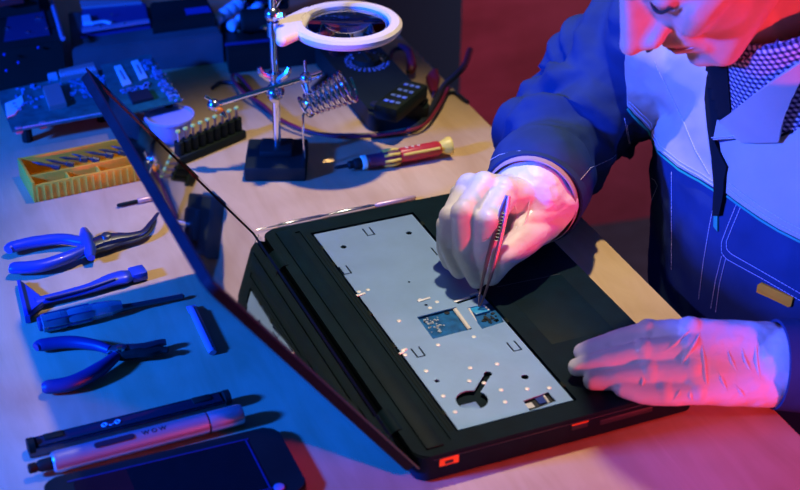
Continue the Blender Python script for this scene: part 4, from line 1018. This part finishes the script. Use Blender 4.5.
# pale yokes
yl = panel('left_yoke', [(626, 30), (626, 70), (627, 106), (634, 114), (648, 127), (660, 150), (680, 167), (700, 178), (717, 188), (716, 165), (713, 140), (710, 110), (712, 80), (713, 55), (700, 30), (660, 20)], yoke_m)
yr = panel('right_yoke', [(728, 193), (740, 202), (760, 216), (780, 228), (800, 238), (840, 262), (850, 150), (835, 90), (800, 90), (782, 132), (722, 143), (724, 158), (730, 168)], yoke_m)
cl = panel('collar_flap', [(719, 141), (750, 138), (781, 137), (785, 115), (792, 95), (802, 72), (800, 58), (780, 72), (760, 88), (740, 105), (723, 121)], yoke_m, off=.5, th=.2, bv=jall)
op = panel('front_opening', [(712, 56), (730, 56), (733, 85), (735, 116), (722, 122), (719, 142), (725, 155), (731, 167), (728, 182), (727, 196), (723, 215), (716, 215), (718, 190), (716, 160), (712, 130), (709, 100)], dark_in, off=.42, th=.1, bv=jall)
op2 = panel('collar_lining', [(782, 137), (795, 133), (806, 100), (806, 86), (800, 88), (792, 98), (786, 116)], dark_in, off=.35, th=.1)
sh = panel('shirt_collar', [(727, 72), (732, 62), (745, 58), (765, 46), (785, 32), (812, 12), (830, 20), (812, 60), (790, 68), (765, 86), (748, 100), (734, 116), (731, 92)], check_m, off=.25, th=.12, bv=jall); cyl_uv(sh)
seam('green_piping', [(627, 109), (634, 117), (648, 130), (660, 153), (680, 170), (700, 181), (716, 191)], green_m, .13, .12)
seam('green_piping', [(728, 196), (740, 205), (760, 219), (780, 231), (802, 242), (830, 258)], green_m, .13, .12)
for pts in ([(628, 101), (636, 109), (650, 122), (662, 145), (682, 162), (702, 173), (716, 182)], [(628, 105), (635, 112), (649, 125), (661, 148), (681, 165), (701, 176), (716, 186)],
            [(730, 188), (742, 198), (762, 212), (782, 224), (802, 234), (830, 250)], [(732, 183), (744, 193), (764, 207), (784, 219), (804, 229), (830, 245)], [(655, 62), (668, 85), (682, 112), (698, 150), (712, 175)]):
    seam('stitching', pts, thread_m, .045, .3, dash=True)
seam('stitching', [(720, 139), (750, 136), (780, 134.5), (784, 114), (790, 96), (800, 74)], thread_m, .05, .95, dash=True)
for pts in ([(627, 125), (631, 150), (640, 172), (648, 196), (650, 225), (653, 255)], [(624, 118), (634, 168), (644, 200), (650, 245)], [(640, 172), (655, 180), (658, 186), (650, 205), (648, 230)],
            [(672, 172), (672, 200), (672, 240), (672, 272)], [(716, 195), (710, 225), (704, 260), (699, 300)], [(737, 204), (728, 226), (722, 242), (722, 253), (727, 259), (760, 277), (800, 300), (830, 316)],
            [(741, 207), (733, 226), (727, 241), (727, 249), (732, 254), (762, 271), (802, 294), (830, 310)], [(722, 256), (716, 280), (711, 310)], [(726, 259), (720, 283), (716, 312)]):
    seam('stitching', pts, thread_m, .035, .06, dash=True)
panel('green_tab', [(716, 200), (719, 204), (719, 231), (715, 226)], green_m, off=.1, th=.1, step=2)
panel('orange_label', [(759, 284), (762, 282), (794, 297), (792, 305), (789, 306), (758, 291)], orange_m, off=.12, th=.12, step=3)['label'] = 'small orange fabric label'
seam('stitching', [(488, 162), (500, 155), (520, 151), (545, 158), (562, 172), (573, 188)], thread_m, .035, .08, dash=True)
seam('stitching', [(573, 188), (590, 168), (612, 158), (630, 140)], thread_m, .03, .08, dash=True)
# cuffs: shirt cuff between glove and sleeve
def ring_cuff(name, c, d, rr, h, m, th=.22, tiltrot=None, flat=1.0):
    M_ = Matrix.Translation(c) @ d.to_track_quat('Z', 'Y').to_matrix().to_4x4() @ Matrix.Diagonal((1, flat, 1, 1)); bm = new(); seg = 48
    A = []
    for (r, z) in ((rr, 0), (rr+th, .05), (rr+th+.25, h), (rr+.1, h)):
        A.append([bm.verts.new(M_ @ V(r*math.cos(2*PI*k/seg), r*math.sin(2*PI*k/seg), z)) for k in range(seg)])
    for X, Y in zip(A, A[1:]+A[:1]):
        for k in range(seg): bm.faces.new((X[k], X[(k+1) % seg], Y[(k+1) % seg], Y[k]))
    bm.transform(PI_); return link(name, bm, m, per)
aR = (ER-WR).normalized(); aL = (EL-WL).normalized()
aC = (ER-P_(531, 200, 8)).normalized()
ring_cuff('jacket_cuff', P_(531, 200, 8), aC, 4.7, 4.6, jacket_m, .22, flat=.95)
ring_cuff('shirt_cuff', P_(531, 200, 8)-aC*.75, aC, 4.35, 3.0, mat('striped shirt cloth', (.40, .30, .36), .8), .1)
ring_cuff('jacket_cuff', WL+aL*.5, aL, 3.55, 3.4, jacket_m, .25)
# ---- hair, brows, lashes, lips
bm = new(); H_ell(bm, (0, -2.6, 4.6), (8.1, 9.8, 8.6), 4); H_hull(bm, [((-6.9, 0, 0), (.9, 1.2, 2.2)), ((-6.8, -4, 1), (1.2, 3, 3))]); H_hull(bm, [((6.9, 0, 0), (.9, 1.2, 2.2)), ((6.8, -4, 1), (1.2, 3, 3))])
me = blend(bm, .3, 3); 
me.transform(PI_); link('hair', me, hair_m, per, sharp=180)
for s in (-1, 1):
    bm = new(); tube(bm, [hs((s*1.3, 8.95, 1.7)), hs((s*3, 8.5, 2.3)), hs((s*5.0, 6.9, 2.0))], [.25, .35, .15], 8, 5); bm.transform(PI_); link('eyebrow', bm, hair_m, per)
    bm = new(); tube(bm, [hs((s*1.75, 7.75, -.35)), hs((s*2.6, 8.1, -.62)), hs((s*3.5, 8.05, -.68)), hs((s*4.6, 7.3, -.35))], [.1, .17, .17, .1], 8, 5); bm.transform(PI_); link('eyelashes', bm, hair_m, per)
bm = new(); tube(bm, [hs((-2.5, 7.75, -6.72)), hs((-1, 8.9, -6.68)), hs((0, 9.15, -6.66)), hs((1, 8.9, -6.68)), hs((2.5, 7.75, -6.72))], [.08, .12, .13, .12, .08], 8, 5); bm.transform(PI_); link('mouth_line', bm, lip_m, per)
for s in (-1, 1):
    bm = new(); ell(bm, (0, 0, 0), (.36, .5, .16)); bm.transform(HM @ T(s*.8, 10.3, -4.5) @ RX(0)); bm.transform(PI_); link('nostril', bm, hair_m, per)
# ---- trousers, shoes
tr = new(); hull(tr, [(V(22, 51.5, -22), (17, 12.5, 6)), (V(22, 52.5, -26), (17, 12, 7))], 3)
for s in (-1, 1): chain(tr, [(V(22+s*8.5, 51, -24.5), 8.4), (V(22+s*10, 16, -25), 7.2)], 3); chain(tr, [(V(22+s*10, 16, -25), 7.2), (V(22+s*10, 21, -62), 5.6)], 3)
me = blend(tr, .7, 3); me.transform(PI_); link('trousers', me, trouser_m, per, sharp=180)
for s in (-1, 1):
    bm = new(); hull(bm, [(V(22+s*10, 24, -71), (3.6, 4, 3.2)), (V(22+s*10, 12, -72), (4, 4.5, 2.6)), (V(22+s*10, 20, -66), 4)]); 
    vs = [v for v in bm.verts if v.co.z < -74.6]
    for v in vs: v.co.z = -74.8
    bm.transform(PI_); link('shoe', bm, black, per)
# ---- stool under the worker
t = thing('work_stool', 'black work stool under the person beside the table', 'stool', LM @ T(22, 54, -75))
bm = new(); lathe(bm, [(18, 37), (19.5, 38), (19.5, 40.5), (18, 41.6), (0, 41.8)], seg=40); link('seat', bm, black, t)
bm = new(); lathe(bm, [(2.2, 8), (2.2, 37)], seg=20); link('column', bm, darkmet, t)
for k in range(5):
    a = k*2*PI/5+.3; bm = new(); tube(bm, [(2*math.cos(a), 2*math.sin(a), 9), (22*math.cos(a), 22*math.sin(a), 5)], [2, 1.3], 8, 1); l_ = link('leg', bm, darkmet, t)
    bm = new(); lathe(bm, [(2.2, -1.2), (2.4, -.8), (2.4, .8), (2.2, 1.2)], T(22*math.cos(a), 22*math.sin(a), 2.45) @ RX(PI/2), 14); link('caster', bm, blackr, l_)
# ---- tweezers held in the right hand
tip = P_(479, 307, 2.75); top = P_(508, 196, 12.2)
tw = thing('tweezers', 'steel tweezers held by the gloved hand above the blue circuit board', 'tweezers', LM @ T(*tip))
ax = (top-tip); side = ax.cross(V(-.75, .65, 0)).normalized()
for s in (-1, 1):
    bm = new(); pts = [tip+side*s*.05, tip+ax*.12+side*s*.22, tip+ax*.45+side*s*.36, tip+ax*.85+side*s*.22, top+side*s*.06]
    tube(bm, pts, [.05, .1, .2, .24, .2], 8, 5); bm.transform(T(-tip.x, -tip.y, -tip.z)); link('arm', bm, mat('tweezers steel %s' % ('outer' if s > 0 else 'inner'), (.42, .30, .38), .32, .85), tw)
bm = new()
for k in range(9): c = tip+ax*(.62+.03*k); ell(bm, c, (.42, .42, .06), 1)
bm.transform(T(-tip.x, -tip.y, -tip.z)); link('grip_grooves', bm, darkmet, tw)
# ================================================================ camera and light
cd = bpy.data.cameras.new('camera'); cam = bpy.data.objects.new('camera', cd); C.objects.link(cam)
cd.sensor_width = 36; cd.lens = FPX/800*36; cd.clip_start = .05; cd.clip_end = 50
cam.matrix_world = Matrix.Translation(CAM*S) @ Matrix((( R_.x, U_.x, -F_.x), (R_.y, U_.y, -F_.y), (R_.z, U_.z, -F_.z))).to_4x4()
cd.dof.use_dof = True; cd.dof.focus_distance = 1.42; cd.dof.aperture_fstop = 6
bpy.context.scene.camera = cam
def spot(name, pos, aim, col, watts, ang, blend_, rad):
    d = bpy.data.lights.new(name, 'SPOT'); d.energy = watts; d.color = col; d.spot_size = math.radians(ang); d.spot_blend = blend_; d.shadow_soft_size = rad*S
    o = bpy.data.objects.new(name, d); C.objects.link(o); p = Vector(pos); o.location = p*S
    o.rotation_euler = (Vector(aim)-p).to_track_quat('-Z', 'Y').to_euler(); return o
def area(name, pos, aim, col, watts, sz):
    d = bpy.data.lights.new(name, 'AREA'); d.energy = watts; d.color = col; d.size = sz*S
    o = bpy.data.objects.new(name, d); C.objects.link(o); p = Vector(pos); o.location = p*S
    o.rotation_euler = (Vector(aim)-p).to_track_quat('-Z', 'Y').to_euler(); return o
key = spot('bench_lamp', (10, 150, 140), (2, 127, 0), (1, .80, .52), 72, 40, .9, 2.5)
key.data.cycles.is_caustics_light = True
area('blue_lamp', (-150, 44, 74), (0, 125, 5), (.002, .085, 1), 145, 14)
spot('violet_fill', (-110, 40, 88), (38, 117, 22), (.40, .27, 1), 55, 22, .6, 6)  # added fill spot that tints the worker's jacket, not a visible lamp
spot('red_lamp', (112, 36, 14), (5, 112, 14), (1, .04, .06), 70, 90, .6, 3)
spot('red_wall_lamp', (150, 200, 60), (55, 262, -25), (1, .42, .55), 95, 75, .8, 15)
w = bpy.data.worlds.new('world'); bpy.context.scene.world = w; w.use_nodes = True
w.node_tree.nodes['Background'].inputs[0].default_value = (.05, .35, .7, 1); w.node_tree.nodes['Background'].inputs[1].default_value = .1
vs = bpy.context.scene.view_settings; vs.view_transform = 'Standard'; vs.look = 'None'; vs.exposure = 0; vs.gamma = 1
